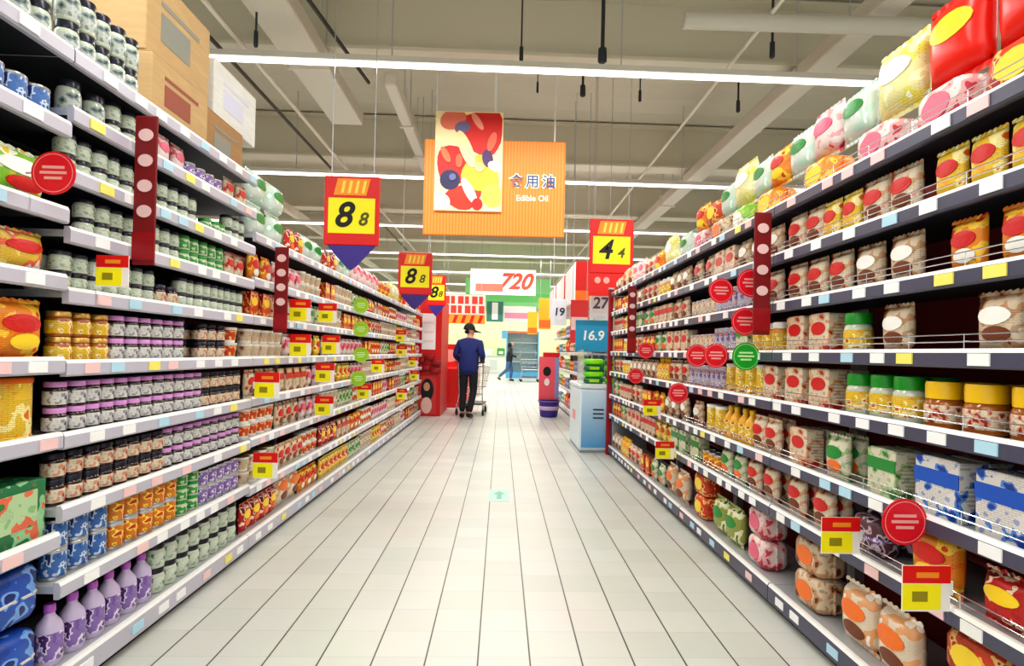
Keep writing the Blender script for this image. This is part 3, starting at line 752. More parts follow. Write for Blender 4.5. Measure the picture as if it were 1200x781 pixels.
storage_box(-1.82, -1.50, 2.84, 3.24, zt, zt + 0.24, KRAFT2, 'darker brown cardboard box under the white carton on the top left shelf', MK)
storage_box(-1.82, -1.50, 2.36, 2.86, zt + 0.262, zt + 0.62, KRAFT, 'tan cardboard box, topmost of the stack on the left shelving', MK)
storage_box(-1.82, -1.52, 2.95, 3.44, zt + 0.242, zt + 0.54, WCARD, 'white carton stacked on the darker brown box at top left', plain('print_lavender', c(205, 205, 225), 0.6))

# ------------------------------------------------------------------ shelf strips, wobbler discs and promotion cards
STRIPMARK = plain('strip_mark', c(226, 190, 190), 0.5)
def shelf_strip(x, y, z0, z1, label):
    root = empty('banner_strip', (x, y, z0)); tag(root, label, 'banner', 'dark red banner strips on the shelving')
    h = z1 - z0
    MB().rbox(-0.042, 0.042, -0.004, 0.004, 0, h, 0.004).build('strip_board', DRED, root)
    n = 4
    for i in range(n):
        q = MB(); oval(q, 0, h * (0.36 + 0.17 * i), 0.028, 0.024, lambda a, b: -0.004, 14, 0.002); q.build('printed_dot', STRIPMARK, root)
    q = MB(); q.box(-0.042, 0.042, -0.006, -0.0035, 0.02, h * 0.22); q.build('plain_panel', plain('strip_red', c(150, 8, 22), 0.4), root)
    q = MB(); q.tube([(0, 0.004, h * 0.5), (-0.0545 if x < 0 else 0.0545, 0.01, h * 0.5)], 0.004); q.build('clip_arm', GREYM, root)
shelf_strip(-1.365, 2.17, 1.50, 2.07, 'tall dark red banner strip nearest the camera on the left shelving')
shelf_strip(-1.365, 3.50, 1.29, 1.82, 'dark red banner strip between second and third left shelving units')
shelf_strip(1.245, 2.64, 1.31, 1.90, 'tall dark red banner strip nearest the camera on the right shelving')
shelf_strip(1.245, 5.30, 1.22, 1.86, 'dark red banner strip towards the far end of the right shelving')

def disc(px, py, side, m, label, r=0.07):
    X = (RIGHT_X - 0.075) if side == 'right' else (LEFT_X + 0.075)
    p = onx(px, py, X)
    root = empty('shelf_disc', p); tag(root, label, 'sign', '%s round discs on the %s shelves' % ('green' if 'green' in label else ('lime' if 'lime' in label else 'red'), side))
    s = 1 if side == 'right' else -1
    q = MB(); q.loft([[(r * math.cos(2 * PI * j / 28), y, r * math.sin(2 * PI * j / 28)) for j in range(28)] for y in (-0.002, 0.002)]); q.build('disc_face', m, root)
    q = MB()
    q.loft([[(rr * math.cos(2 * PI * j / 28), -0.0025, rr * math.sin(2 * PI * j / 28)) for j in range(28)] for rr in (r * 0.86, r * 0.90)], cap=False); q.build('pale_ring', plain('disc_ring', c(244, 150, 150), 0.4) if m is RSOL2 else plain('disc_ring_green', c(170, 230, 150), 0.4), root)
    for i, (a, b) in enumerate(((0.5, 0.2), (0.6, -0.05), (0.4, -0.3))):
        q = MB(); q.box(-r * a, r * a, -0.003, -0.0015, r * b, r * (b + 0.13)); q.build('print_line', plain('disc_print', c(240, 170, 165), 0.4) if m is RSOL2 else plain('disc_print_green', c(200, 240, 170), 0.4), root)
    q = MB(); q.tube([(s * r * 0.9, 0.003, 0), (s * 0.085, 0.006, 0)], 0.003); q.build('clear_stem', CHROME, root)
RSOL2 = plain('disc_red', c(222, 22, 44), 0.4)
GSOL2 = plain('disc_green', c(20, 160, 40), 0.4)
LSOL2 = plain('disc_lime', c(160, 205, 30), 0.4)
for px, py, nm in ((1060, 612, 'large red disc hanging below the third right shelf nearest the camera'), (880, 332, 'red disc beside the near right banner strip, upper right of a pair'),
                   (845, 341, 'red disc of a pair on the upper right shelves, farther one'), (873, 377, 'red disc alone beneath the upper pair by the right banner strip'),
                   (817, 417, 'red disc left of two touching discs at eye level, right shelves'), (839, 417, 'red disc next to the green disc at eye level, right shelves'),
                   (795, 461, 'red disc below eye level on the right shelves, over cream packets'), (757, 411, 'red disc at eye level near the far end of right shelves'),
                   (745, 441, 'red disc lowest and farthest along the right shelves')):
    disc(px, py, 'right', RSOL2, nm)
disc(874, 418, 'right', GSOL2, 'green disc at eye level on the right shelves')
for i, (px, py) in enumerate(((423, 358), (423, 386), (423, 416), (420, 444))):
    disc(px, py, 'left', LSOL2, 'lime disc, %s from top of a vertical line of four, left shelves' % NUM[i], 0.075)
disc(63, 203, 'left', RSOL2, 'large red disc in front of lime bags at the near left end', 0.065)

CARDW = plain('card_white', (0.93, 0.92, 0.9), 0.5)
def promo(px, py, side, label, w=0.14, h=0.15):
    s = 1 if side == 'right' else -1
    X = (RIGHT_X - 0.012 - w / 2) if s > 0 else (LEFT_X + 0.012 + w / 2)
    p = onx(px, py, X)
    root = empty('promotion_card', p); tag(root, label, 'price card', 'promotion cards clipped to the %s shelves' % side)
    MB().box(-w / 2, w / 2, -0.002, 0.002, -h / 2, h / 2).build('card_sheet', CARDW, root)
    MB().box(-w / 2, w / 2, -0.003, -0.0018, h * 0.12, h / 2).build('red_header', RED, root)
    MB().box(-w / 2, w * 0.30, -0.003, -0.0018, -h * 0.46, h * 0.10).build('yellow_price_area', YEL, root)
    q = MB(); q.box(-w * 0.3, w * 0.02, -0.004, -0.0028, -h * 0.28, -h * 0.06); q.build('price_print', plain('price_print', c(150, 140, 10), 0.5), root)
    q = MB(); q.box(-w * 0.22, w * 0.25, -0.004, -0.0028, h * 0.24, h * 0.36); q.build('header_print', plain('header_print', c(240, 150, 40), 0.5), root)
    q = MB(); q.box(s * (w / 2 - 0.004), s * (w / 2 + 0.012), 0.002, 0.006, -0.02, 0.02); q.build('clip', WHITE, root)
LP = [(313, 452), (311, 546), (352, 364), (384, 367), (352, 405), (388, 404), (381, 437), (380, 476), (427, 459), (471, 411), (484, 424), (486, 440), (471, 462), (443, 429), (470, 394)]
for i, (px, py) in enumerate(LP):
    near = sum(1 for q in LP if q[0] < px or (q[0] == px and q[1] < py))
    promo(px, py, 'left', 'red and yellow promotion card on left shelves, %s counting from the near end' % NUM[near])
promo(132, 318, 'left', 'red and yellow promotion card beneath the near left banner strip', 0.11, 0.11)
for px, py, nm in ((985, 628, 'red and yellow promotion card on the second right shelf, left of the large red disc'), (1085, 690, 'red and yellow promotion card below the large red disc, right shelves'),
                   (764, 478, 'red and yellow promotion card below eye level, far right shelves'), (779, 528, 'red and yellow promotion card low on the far right shelves')):
    promo(px, py, 'right', nm, 0.14, 0.13)

# ------------------------------------------------------------------ hanging price signs
def price_sign(pts, Y, side, big_t, small_t, label, pennant, group):
    (xa, ya), (xb, yb) = pts
    p0 = ony(xa, yb, Y); p1 = ony(xb, ya, Y)
    w, h = p1.x - p0.x, p1.z - p0.z
    root = empty('price_sign', ((p0.x + p1.x) / 2, Y, p0.z)); tag(root, label, 'price sign', group)
    MB().rbox(-w / 2, w / 2, -0.012, 0.012, 0, h, 0.01).build('sign_board', RED, root)
    MB().box(-w * 0.42, w * 0.42, -0.016, -0.0115, h * 0.17, h * 0.68).build('price_panel', YEL, root)
    q = MB(); q.prism([(-w * 0.33, h * 0.72), (w * 0.26, h * 0.72), (w * 0.33, h * 0.96), (-w * 0.26, h * 0.96)], -0.016, -0.0115); q.build('header_panel', plain('header_orange', c(248, 150, 30), 0.5), root)
    for i in range(4):
        x = -w * 0.2 + i * w * 0.125
        q = MB(); q.prism([(x, h * 0.75), (x + w * 0.05, h * 0.75), (x + w * 0.09, h * 0.93), (x + w * 0.04, h * 0.93)], -0.018, -0.0155); q.build('header_stroke', plain('header_yellow', c(252, 220, 90), 0.5), root)
    text('price_digit', big_t, h * 0.5, INK, root, (-w * 0.16, -0.018, h * 0.42), shear=0.25, bold=0.006)
    text('price_digit', small_t, h * 0.26, plain('ink_olive', c(90, 90, 20), 0.6), root, (w * 0.2, -0.018, h * 0.37), shear=0.25, bold=0.003)
    if pennant == 'triangle':
        q = MB(); q.prism([(-w * 0.44, -0.001), (w * 0.44, -0.001), (w * 0.1, -h * 0.3), (0, -h * 0.36), (-w * 0.1, -h * 0.3)], -0.006, 0.006); q.build('pennant', PURP, root)
    else:
        q = MB(); q.prism([(-w * 0.5, -0.001), (w * 0.48, -0.001), (w * 0.46, -h * 0.3), (w * 0.36, -h * 0.42), (-w * 0.5, -h * 0.42)], -0.006, 0.006); q.build('pennant', RED, root)
        for x in (-0.3, -0.1):
            q = MB(); oval(q, w * x, -h * 0.13, w * 0.07, h * 0.06, lambda a, b: -0.006, 14, 0.002); q.build('printed_blossom', plain('blossom_pink', c(246, 170, 160), 0.5), root)
    for x in (-w * 0.38, w * 0.38):
        q = MB(); q.tube([(x, 0, h - 0.002), (x, 0, ZC - p0.z + 0.03)], 0.004); q.build('hanging_wire', GREYM, root)
GPS = 'yellow price signs over the shelving'
price_sign(((379, 208), (446, 287)), 4.8, 'left', '8', '8', 'large red framed yellow price sign reading 8, nearest over the left shelves', 'triangle', GPS)
price_sign(((466, 297), (507, 345)), 8.2, 'left', '8', '8', 'middle red framed yellow price sign reading 8 over the left shelves', 'triangle', GPS)
price_sign(((500, 323), (523, 358)), 10.0, 'left', '8', '8', 'small red framed yellow price sign partly behind another, far left end', 'triangle', GPS)
price_sign(((690, 258), (743, 320)), 6.95, 'right', '4', '4', 'red framed yellow price sign reading 4 over the right shelving end', 'skirt', GPS)

# ------------------------------------------------------------------ orange aisle sign
YS = 6.2
a0 = ony(495, 275, YS); a1 = ony(663, 168, YS)
wS, hS = a1.x - a0.x, a1.z - a0.z
sg = empty('aisle_sign', ((a0.x + a1.x) / 2, YS, a0.z)); tag(sg, 'wide orange ribbed aisle sign hanging above the aisle with fruit picture panel', 'sign')
sg.rotation_euler = (0, 0, -0.03)
MB().rbox(-wS / 2, wS / 2, -0.02, 0.02, 0, hS, 0.012).build('sign_board', striped('orange_ribs', c(228, 124, 34), c(236, 150, 70), 'X', 9.0, 0.5, 0.0), sg)
px0, px1 = -wS / 2 + 13 / 168 * wS, -wS / 2 + 93 / 168 * wS
pz0, pz1 = hS * 0.25, hS * 1.28
MB().box(px0, px1, -0.045, -0.022, pz0, pz1).build('picture_panel', plain('picture_cream', c(250, 232, 180), 0.5), sg)
FR = [(0.70, 0.78, 0.34, 0.24, (212, 40, 36), 0.35, 1), (0.30, 0.44, 0.30, 0.20, (205, 34, 28), -0.5, 1), (0.44, 0.13, 0.26, 0.13, (216, 54, 32), 0.2, 1), (0.26, 0.92, 0.2, 0.1, (226, 120, 96), 0.4, 0),
      (0.70, 0.36, 0.26, 0.20, (242, 190, 60), 0.9, 1), (0.86, 0.16, 0.16, 0.12, (246, 206, 90), 0.3, 0), (0.23, 0.31, 0.15, 0.10, (46, 42, 84), 0, 0), (0.78, 0.53, 0.08, 0.09, (78, 50, 104), 0.2, 0), (0.40, 0.84, 0.12, 0.06, (116, 104, 140), 0.3, 0),
      (0.52, 0.20, 0.07, 0.15, (246, 238, 226), 0.5, 0), (0.10, 0.08, 0.14, 0.09, (250, 246, 236), 0.2, 0), (0.9, 0.45, 0.12, 0.05, (250, 246, 236), -0.4, 0), (0.64, 0.07, 0.08, 0.06, (190, 36, 30), 0, 0), (0.46, 0.62, 0.09, 0.2, (250, 228, 170), 0.4, 0),
      (0.62, 0.90, 0.05, 0.1, (240, 150, 130), 0.6, 0), (0.84, 0.70, 0.06, 0.1, (232, 110, 84), -0.3, 0), (0.16, 0.56, 0.05, 0.09, (236, 120, 80), 0.5, 0), (0.36, 0.5, 0.05, 0.07, (232, 104, 74), 0, 0), (0.27, 0.335, 0.05, 0.035, (110, 108, 160), 0, 0), (0.66, 0.44, 0.07, 0.05, (250, 224, 140), 0.6, 0)]
pw, ph = px1 - px0, pz1 - pz0
for i, (u, v, a, b, col, rot, berry) in enumerate(FR):
    q = MB(); n = 20; ring = []
    for j in range(n):
        t = 2 * PI * j / n
        x = a * pw * math.cos(t) * (1 + (0.38 * math.sin(t) if berry else 0)); z = b * ph * math.sin(t)
        X_ = min(max(u * pw + x * math.cos(rot) - z * math.sin(rot), 0.01), pw - 0.01); Z_ = min(max(v * ph + x * math.sin(rot) + z * math.cos(rot), 0.01), ph - 0.01)
        ring.append((px0 + X_, pz0 + Z_))
    y = -0.046 - 0.0008 * i
    q.loft([[(x, y, z) for x, z in ring], [(x, -0.045, z) for x, z in ring]])
    q.build('printed_fruit', plain('fruit_%d' % i, tuple(k / 255 for k in col), 0.5), sg)
NAVY = plain('sign_navy', c(60, 80, 130), 0.5)
for i, ch in enumerate('食用油'):
    cx_ = wS * (-0.5 + (605 + i * 19.2 - 495) / 168)
    text('sign_character', ch, hS * 0.145, plain('sign_white', (0.97, 0.95, 0.9), 0.5), sg, (cx_, -0.022, hS * 0.57), bold=0.011)
    text('sign_character', ch, hS * 0.14, NAVY, sg, (cx_, -0.0255, hS * 0.57), bold=0.002)
text('sign_words', 'Edible Oil', hS * 0.085, plain('sign_pale', c(252, 226, 214), 0.5), sg, (wS * (-0.5 + 129 / 168), -0.022, hS * 0.40), bold=0.002)
for x in (wS * -0.005, wS * 0.42, -wS * 0.42):
    q = MB(); q.tube([(x, 0.0, hS - 0.002), (x, 0.0, ZC - a0.z + 0.05)], 0.007 if abs(x) > 0.05 else 0.016, 8); q.build('hanging_rod', WHITE, sg)

# ------------------------------------------------------------------ ceiling fittings
TUBE = plain('tube_glow', (1.0, 0.98, 0.95), 0.4, emit=4.0); TUBE.cycles.emission_sampling = 'NONE'
HOUS = plain('lamp_housing', (0.85, 0.84, 0.8), 0.4)
for i, y in enumerate(LAMPY):
    root = empty('strip_lamp', (0, y, 3.8)); root.rotation_euler = (0, 0, 0.0)
    tag(root, 'continuous white strip lamp across the ceiling, %s row counted from the front' % NUM[i], 'lamp', 'ceiling strip lamps')
    q = MB(); q.box(-6.5, 6.5, -0.05, 0.05, 0.0, 0.05); q.build('lamp_housing', HOUS, root)
    q = MB(); q.tube([(-6.48, 0, -0.014), (6.48, 0, -0.014)], 0.022, 10); q.build('glowing_tube', TUBE, root)
    for x in (-5.2, -3.1, -1.05, 1.05, 2.7, 5.2):
        q = MB(); q.tube([(x, 0, 0.049), (x, 0, 1.22)], 0.006, 6); q.build('hanger_wire', GREYM, root)
DUCTM = plain('duct_metal', (0.86, 0.84, 0.79), 0.5)
def duct(x0, x1, y0, y1, z0, z1, label):
    root = MB().rbox(x0, x1, y0, y1, z0, z1, 0.02).build('air_duct', DUCTM); tag(root, label, 'duct')
    for yy in (y0 + (y1 - y0) * 0.33, y0 + (y1 - y0) * 0.66):
        MB().box(x0 - 0.02, x1 + 0.02, yy - 0.02, yy + 0.02, z0 - 0.02, z1 + 0.02).build('duct_flange', DUCTM, root)
        for x in (x0 + 0.03, x1 - 0.03): MB().tube([(x, yy, z1), (x, yy, ZC + 0.02)], 0.006).build('hanger_rod', GREYM, root)
duct(-2.25, -1.85, 3.0, 7.3, 4.10, 4.28, 'wide pale air duct running lengthwise below the ceiling, left half')
duct(-1.36, -1.22, 6.2, 9.6, 4.12, 4.26, 'narrow pale lengthwise cable duct left of the aisle sign')
duct(3.0, 3.25, 3.0, 26.0, 4.08, 4.25, 'pale lengthwise duct high on the right behind the snack bags')
def pipe(pts, r, m, label, name='ceiling_pipe'):
    root = MB().tube(pts, r, 8).build(name, m, smooth=True); tag(root, label, 'pipe')
    for k in range(2):
        t = 0.3 + 0.4 * k; p = Vector(pts[0]).lerp(Vector(pts[-1]), t)
        MB().tube([(p.x, p.y, p.z + r * 0.8), (p.x, p.y, ZC + 0.02)], 0.005).build('hanger_rod', GREYM, root)
pipe([(1.45, 4.55, 3.98), (6.0, 4.35, 3.92)], 0.07, plain('pipe_white', (0.8, 0.79, 0.74), 0.5), 'thick white pipe across the ceiling at the upper right')
pipe([(-2.75, 2.0, 4.05), (-2.75, 28, 4.05)], 0.02, plain('pipe_dark', (0.3, 0.28, 0.26), 0.5), 'thin dark conduit running lengthwise at the ceiling, left side')
pipe([(-2.45, 2.0, 3.98), (-2.45, 28, 3.98)], 0.022, PALEB, 'thin pale conduit running lengthwise beside the dark one, left')
pipe([(2.15, 2.0, 4.02), (2.15, 28, 4.02)], 0.018, PALEB, 'thin pale conduit running lengthwise at the ceiling, right side')
pipe([(-1.9, 2.0, 4.0), (-1.45, 5.9, 4.0)], 0.018, plain('pipe_dark2', (0.2, 0.2, 0.19), 0.5), 'short dark conduit slanting over the left shelves')
# dark droppers: ceiling loudspeaker poles and hooks
def dropper(px, y_top, y_bot, Y, r, label, m):
    p = ony(px, y_bot, Y)
    root = MB().tube([(p.x, Y, p.z), (p.x, Y, ZC + 0.03)], r * 0.45, 6).build('ceiling_hook', m, smooth=True); tag(root, label, 'ceiling hook', 'dark hooks hanging from the ceiling')
    MB().tube([(p.x, Y, p.z - 0.10), (p.x, Y, p.z - 0.085), (p.x, Y, p.z + 0.04)], [r * 0.6, r, r * 0.9], 8).build('hook_end', m, root, True)
DK = plain('dropper_dark', c(50, 56, 62), 0.5)
for px, yb, Y, r, lb in ((706, 62, 5.4, 0.045, 'thick dark pole hanging from the ceiling right of the aisle sign'), (611, 60, 5.4, 0.02, 'dark thin rod hanging above the aisle sign'),
                        (683, 104, 6.9, 0.035, 'dark stub hanging under the first visible strip lamp'), (750, 110, 7.0, 0.02, 'dark hook hanging right of the ceiling stub'), (905, 55, 4.9, 0.025, 'dark slim rod hanging at the upper right'),
                        (865, 122, 6.6, 0.025, 'dark hook hanging above the right shelving snacks'), (300, 42, 4.9, 0.02, 'dark rod hanging above the white carton'), (630, 100, 7.2, 0.015, 'thin dark hook right behind the aisle sign')):
    dropper(px, 0, yb, Y, r, lb, DK)

# ------------------------------------------------------------------ floor mark
p = onz(585, 581, 0)
fm = MB().rbox(-0.085, 0.085, -0.2, 0.2, 0.0003, 0.002, 0.0008).build('floor_sticker', plain('sticker_teal', c(176, 216, 202), 0.4), loc=(p.x, p.y, 0)); tag(fm, 'pale teal sticker with an arrow on the floor of the aisle', 'sticker')
q = MB(); q.add([(-0.02, -0.12, 0.0023), (0.02, -0.12, 0.0023), (0.02, 0.03, 0.0023), (0.055, 0.03, 0.0023), (0, 0.14, 0.0023), (-0.055, 0.03, 0.0023), (-0.02, 0.03, 0.0023)], [(0, 1, 2, 3, 4, 5, 6)]); q.build('printed_arrow', plain('arrow_teal', c(110, 178, 160), 0.4), fm)

# ------------------------------------------------------------------ people
def skin_mesh(name, J, E, mat, parent, sub=2):
    names = list(J); ix = {k: i for i, k in enumerate(names)}
    me = bpy.data.meshes.new(name); me.from_pydata([J[k][0] for k in names], [(ix[a], ix[b]) for a, b in E], [])
    o = bpy.data.objects.new(name, me); COL.objects.link(o)
    sk = o.modifiers.new('skin', 'SKIN'); sk.use_smooth_shade = True
    for i, k in enumerate(names):
        v = me.skin_vertices[0].data[i]; rr = J[k][1]
        v.radius = (rr, rr) if not isinstance(rr, tuple) else rr
        v.use_root = (i == 0)
    ss = o.modifiers.new('sub', 'SUBSURF'); ss.levels = sub; ss.render_levels = sub
    dg = bpy.context.evaluated_depsgraph_get()
    m2 = bpy.data.meshes.new_from_object(o.evaluated_get(dg))
    bpy.data.objects.remove(o); bpy.data.meshes.remove(me)
    m2.materials.clear(); m2.materials.append(mat)
    m2.polygons.foreach_set('use_smooth', [True] * len(m2.polygons))
    o = bpy.data.objects.new(name, m2); COL.objects.link(o); o.parent = parent
    return o
V = Vector
def person(loc, rz, P, label, top_m, leg_m, hair_m, cap, shoe_m):
    root = empty('person', loc, rz); tag(root, label, 'person')
    J = {}; E = []
    def add(k, pos, r, par=None):
        J[k] = (V(pos), r)
        if par: E.append((par, k))
    add('pelvis', P['pelvis'], 0.09)
    add('belly', P['belly'], 0.09, 'pelvis'); add('chest', P['chest'], 0.13, 'belly'); add('neck', P['neck'], 0.052, 'chest')
    hd = V(P['head']); fw = V(P['face']).normalized(); sd = fw.cross(V((0, 0, 1))).normalized()
    add('chin', hd + V((0, 0, -0.06)) + fw * 0.015, 0.062, 'neck'); add('skull', hd + V((0, 0, 0.02)), 0.088, 'chin'); add('crown', hd + V((0, 0, 0.085)), 0.062, 'skull')
    add('nose', hd + fw * 0.105 + V((0, 0, -0.015)), 0.013, 'skull')
    for s, n_ in ((1, 'r'), (-1, 'l')): add('ear' + n_, hd + sd * (s * 0.098) + V((0, 0, 0.0)), 0.014, 'skull')
    for n_ in 'lr':
        sh, el, wr, hdir = P['arm' + n_]
        add('sh' + n_, sh, 0.062, 'chest'); add('el' + n_, el, 0.042, 'sh' + n_); add('wr' + n_, wr, 0.028, 'el' + n_)
        d = V(hdir).normalized(); side = d.cross(V((0, 0, 1))).normalized() * (1 if n_ == 'r' else -1); dn = V((0, 0, -1))
        pm = V(wr) + d * 0.06; add('pm' + n_, pm, (0.036, 0.018), 'wr' + n_)
        for f_, (off, ln) in enumerate(((-0.028, 0.9), (-0.009, 1.0), (0.010, 0.95), (0.028, 0.75))):
            b = pm + d * 0.035 + side * off; add('f%d%s0' % (f_, n_), b, 0.009, 'pm' + n_)
            add('f%d%s1' % (f_, n_), b + d * 0.03 * ln + dn * 0.012, 0.0085, 'f%d%s0' % (f_, n_)); add('f%d%s2' % (f_, n_), b + d * 0.03 * ln + dn * 0.04 * ln, 0.0075, 'f%d%s1' % (f_, n_))
        tb = pm - d * 0.02 - side * 0.036; add('t%s0' % n_, tb, 0.011, 'pm' + n_); add('t%s1' % n_, tb + d * 0.035 - side * 0.012 + dn * 0.012, 0.009, 't%s0' % n_)
        hp, kn, an, toe = P['leg' + n_]
        add('hp' + n_, hp, 0.07, 'pelvis'); add('kn' + n_, kn, 0.055, 'hp' + n_); add('an' + n_, an, 0.036, 'kn' + n_)
        add('toe' + n_, V(an) + (V(toe) - V(an)) * 0.8, 0.028, 'an' + n_)
    skin_mesh('body', J, E, SKIN, root, 2)
    # clothing
    JJ = {k: (J[k][0], r) for k, r in (('pelvis', 0.15), ('belly', 0.148), ('chest', 0.155), ('neck', 0.075))}
    EE = [('pelvis', 'belly'), ('belly', 'chest'), ('chest', 'neck')]
    for n_ in 'lr':
        JJ['sh' + n_] = (J['sh' + n_][0], 0.08); JJ['el' + n_] = (J['el' + n_][0], 0.06); JJ['wr' + n_] = (J['wr' + n_][0], 0.043)
        EE += [('chest', 'sh' + n_), ('sh' + n_, 'el' + n_), ('el' + n_, 'wr' + n_)]
    JJ['pelvis'] = (J['pelvis'][0] + V((0, 0, 0.02)), 0.15)
    for n_ in 'lr':
        hx = J['hp' + n_][0]; JJ['hem' + n_] = (V((hx.x * 1.1, hx.y, J['pelvis'][0].z - 0.17)), 0.125); EE.append(('pelvis', 'hem' + n_))
    skin_mesh('jacket', JJ, EE, top_m, root, 2)
    JJ = {'pelvis': (J['pelvis'][0], 0.13), 'waist': (J['belly'][0] + V((0, 0, -0.02)), 0.11)}; EE = [('pelvis', 'waist')]
    for n_ in 'lr':
        JJ['hp' + n_] = (J['hp' + n_][0], 0.105); JJ['kn' + n_] = (J['kn' + n_][0], 0.072); JJ['an' + n_] = (J['an' + n_][0] + V((0, 0, 0.01)), 0.058)
        EE += [('pelvis', 'hp' + n_), ('hp' + n_, 'kn' + n_), ('kn' + n_, 'an' + n_)]
    skin_mesh('trousers', JJ, EE, leg_m, root, 2)
    for n_ in 'lr':
        an, toe = V(P['leg' + n_][2]), V(P['leg' + n_][3])
        d = (toe - an); heel = an - V((d.x, d.y, 0)).normalized() * 0.05; heel.z = an.z - 0.045
        skin_mesh('shoe', {'a': (an + V((0, 0, -0.01)), 0.05), 'h': (heel, 0.042), 'm': (an.lerp(toe, 0.5) + V((0, 0, -0.012)), 0.046), 't': (toe, 0.036)}, [('a', 'h'), ('a', 'm'), ('m', 't')], shoe_m, root, 2)
    # hair, features, cap
    q = MB(); rings = []
    for t in (0, 0.25, 0.5, 0.75, 0.97):
        a = t * PI / 2; rings.append([hd + V((0, 0, 0.015 + 0.135 * math.sin(a))) + (sd * math.cos(2 * PI * j / 16) * 0.108 + fw * (math.sin(2 * PI * j / 16) * 0.112 - 0.012)) * math.cos(a) for j in range(16)])
    if cap:
        q.loft([[tuple(v) for v in r_] for r_ in rings]); cp = q.build('cap', cap, root, True)
        b = MB(); n = 9; up = []; 
        for j in range(n):
            a = -1.15 + 2.3 * j / (n - 1); up.append((fw * math.cos(a) + sd * math.sin(a)))
        r0 = [hd + V((0, 0, 0.03)) + u * 0.095 for u in up]; r1 = [hd + V((0, 0, 0.0)) + u * 0.11 + fw * (0.10 * math.cos(-1.15 + 2.3 * j / (n - 1)) + 0.01) for j, u in enumerate(up)]
        b.loft([[tuple(v) for v in r0], [tuple(v) for v in r1], [tuple(v - V((0, 0, 0.008))) for v in r1], [tuple(v - V((0, 0, 0.008))) for v in r0]], close=False, cap=False); b.build('cap_brim', cap, cp, True)
        skin_mesh('hair', {'a': (hd - fw * 0.05 + V((0, 0, 0.02)), (0.088, 0.06)), 'b': (hd - fw * 0.06 + V((0, 0, -0.07)), (0.07, 0.045))}, [('a', 'b')], hair_m, root)
    else:
        skin_mesh('hair', {'a': (hd - fw * 0.012 + V((0, 0, 0.075)), 0.105), 'b': (hd - fw * 0.05 + V((0, 0, 0.0)), 0.115), 'c': (hd - fw * 0.07 + V((0, 0, -0.12)), 0.085), 'd': (hd - fw * 0.09 + V((0, 0, -0.26)), 0.05)}, [('a', 'b'), ('b', 'c'), ('c', 'd')], hair_m, root)
    for s in (-1, 1):
        e = hd + fw * 0.086 + sd * (s * 0.032) + V((0, 0, 0.012))
        q = MB(); q.lathe([(0.001, -0.009), (0.007, -0.006), (0.009, 0), (0.007, 0.006), (0.001, 0.009)], 8); q.build('eye', INK, root, True, e)
    q = MB(); q.tube([hd + fw * 0.088 - sd * 0.022 + V((0, 0, -0.055)), hd + fw * 0.098 + V((0, 0, -0.057)), hd + fw * 0.088 + sd * 0.022 + V((0, 0, -0.055))], 0.005); q.build('mouth', plain('lips', c(170, 90, 84), 0.5), root)
    return root
NAVYJ = plain('navy_jacket', c(30, 44, 110), 0.75); BLKT = plain('black_trousers', c(28, 30, 36), 0.8); HAIR = plain('black_hair', c(22, 20, 22), 0.5)
man = onz(548, 490, 0)
person((man.x, man.y, 0), -0.12, dict(
    pelvis=(0, 0, 0.93), belly=(0, 0.0, 1.10), chest=(0, 0.01, 1.30), neck=(0.0, 0.03, 1.45), head=(0.0, 0.05, 1.575), face=(0.85, 0.5, -0.1),
    arml=((-0.175, 0.01, 1.345), (-0.25, -0.02, 1.12), (-0.20, 0.22, 1.03), (0.1, 1, 0)), armr=((0.175, 0.01, 1.345), (0.25, -0.02, 1.12), (0.21, 0.21, 1.03), (0.0, 1, 0)),
    legl=((-0.085, 0, 0.88), (-0.10, 0.04, 0.47), (-0.10, -0.03, 0.085), (-0.12, 0.13, 0.036)), legr=((0.085, 0, 0.88), (0.09, 0.02, 0.47), (0.05, -0.16, 0.10), (0.08, 0.0, 0.036))),
    'person in a navy jacket, black trousers and black cap pushing a cart', NAVYJ, BLKT, HAIR, plain('black_cap', c(20, 20, 24), 0.7), BLACK)
wom = onz(596, 447, 0)
JEAN = plain('blue_jeans', c(74, 104, 150), 0.8)
person((wom.x, wom.y, 0), -PI / 2, dict(
    pelvis=(0, 0, 0.90), belly=(0, 0.02, 1.07), chest=(0, 0.04, 1.26), neck=(0.0, 0.06, 1.41), head=(0.0, 0.09, 1.53), face=(0.0, 1, -0.1),
    arml=((-0.16, 0.04, 1.34), (-0.22, 0.08, 1.08), (-0.17, 0.33, 1.02), (0.1, 1, 0)), armr=((0.16, 0.04, 1.34), (0.22, 0.08, 1.08), (0.17, 0.33, 1.02), (-0.1, 1, 0)),
    legl=((-0.08, 0, 0.86), (-0.08, 0.12, 0.47), (-0.08, 0.08, 0.085), (-0.08, 0.24, 0.036)), legr=((0.08, 0, 0.86), (0.08, -0.08, 0.48), (0.08, -0.42, 0.16), (0.08, -0.33, 0.045))),
    'person with black hair in dark top and blue jeans walking with a cart far away', plain('charcoal_top', c(46, 46, 52), 0.8), JEAN, HAIR, None, BLACK)

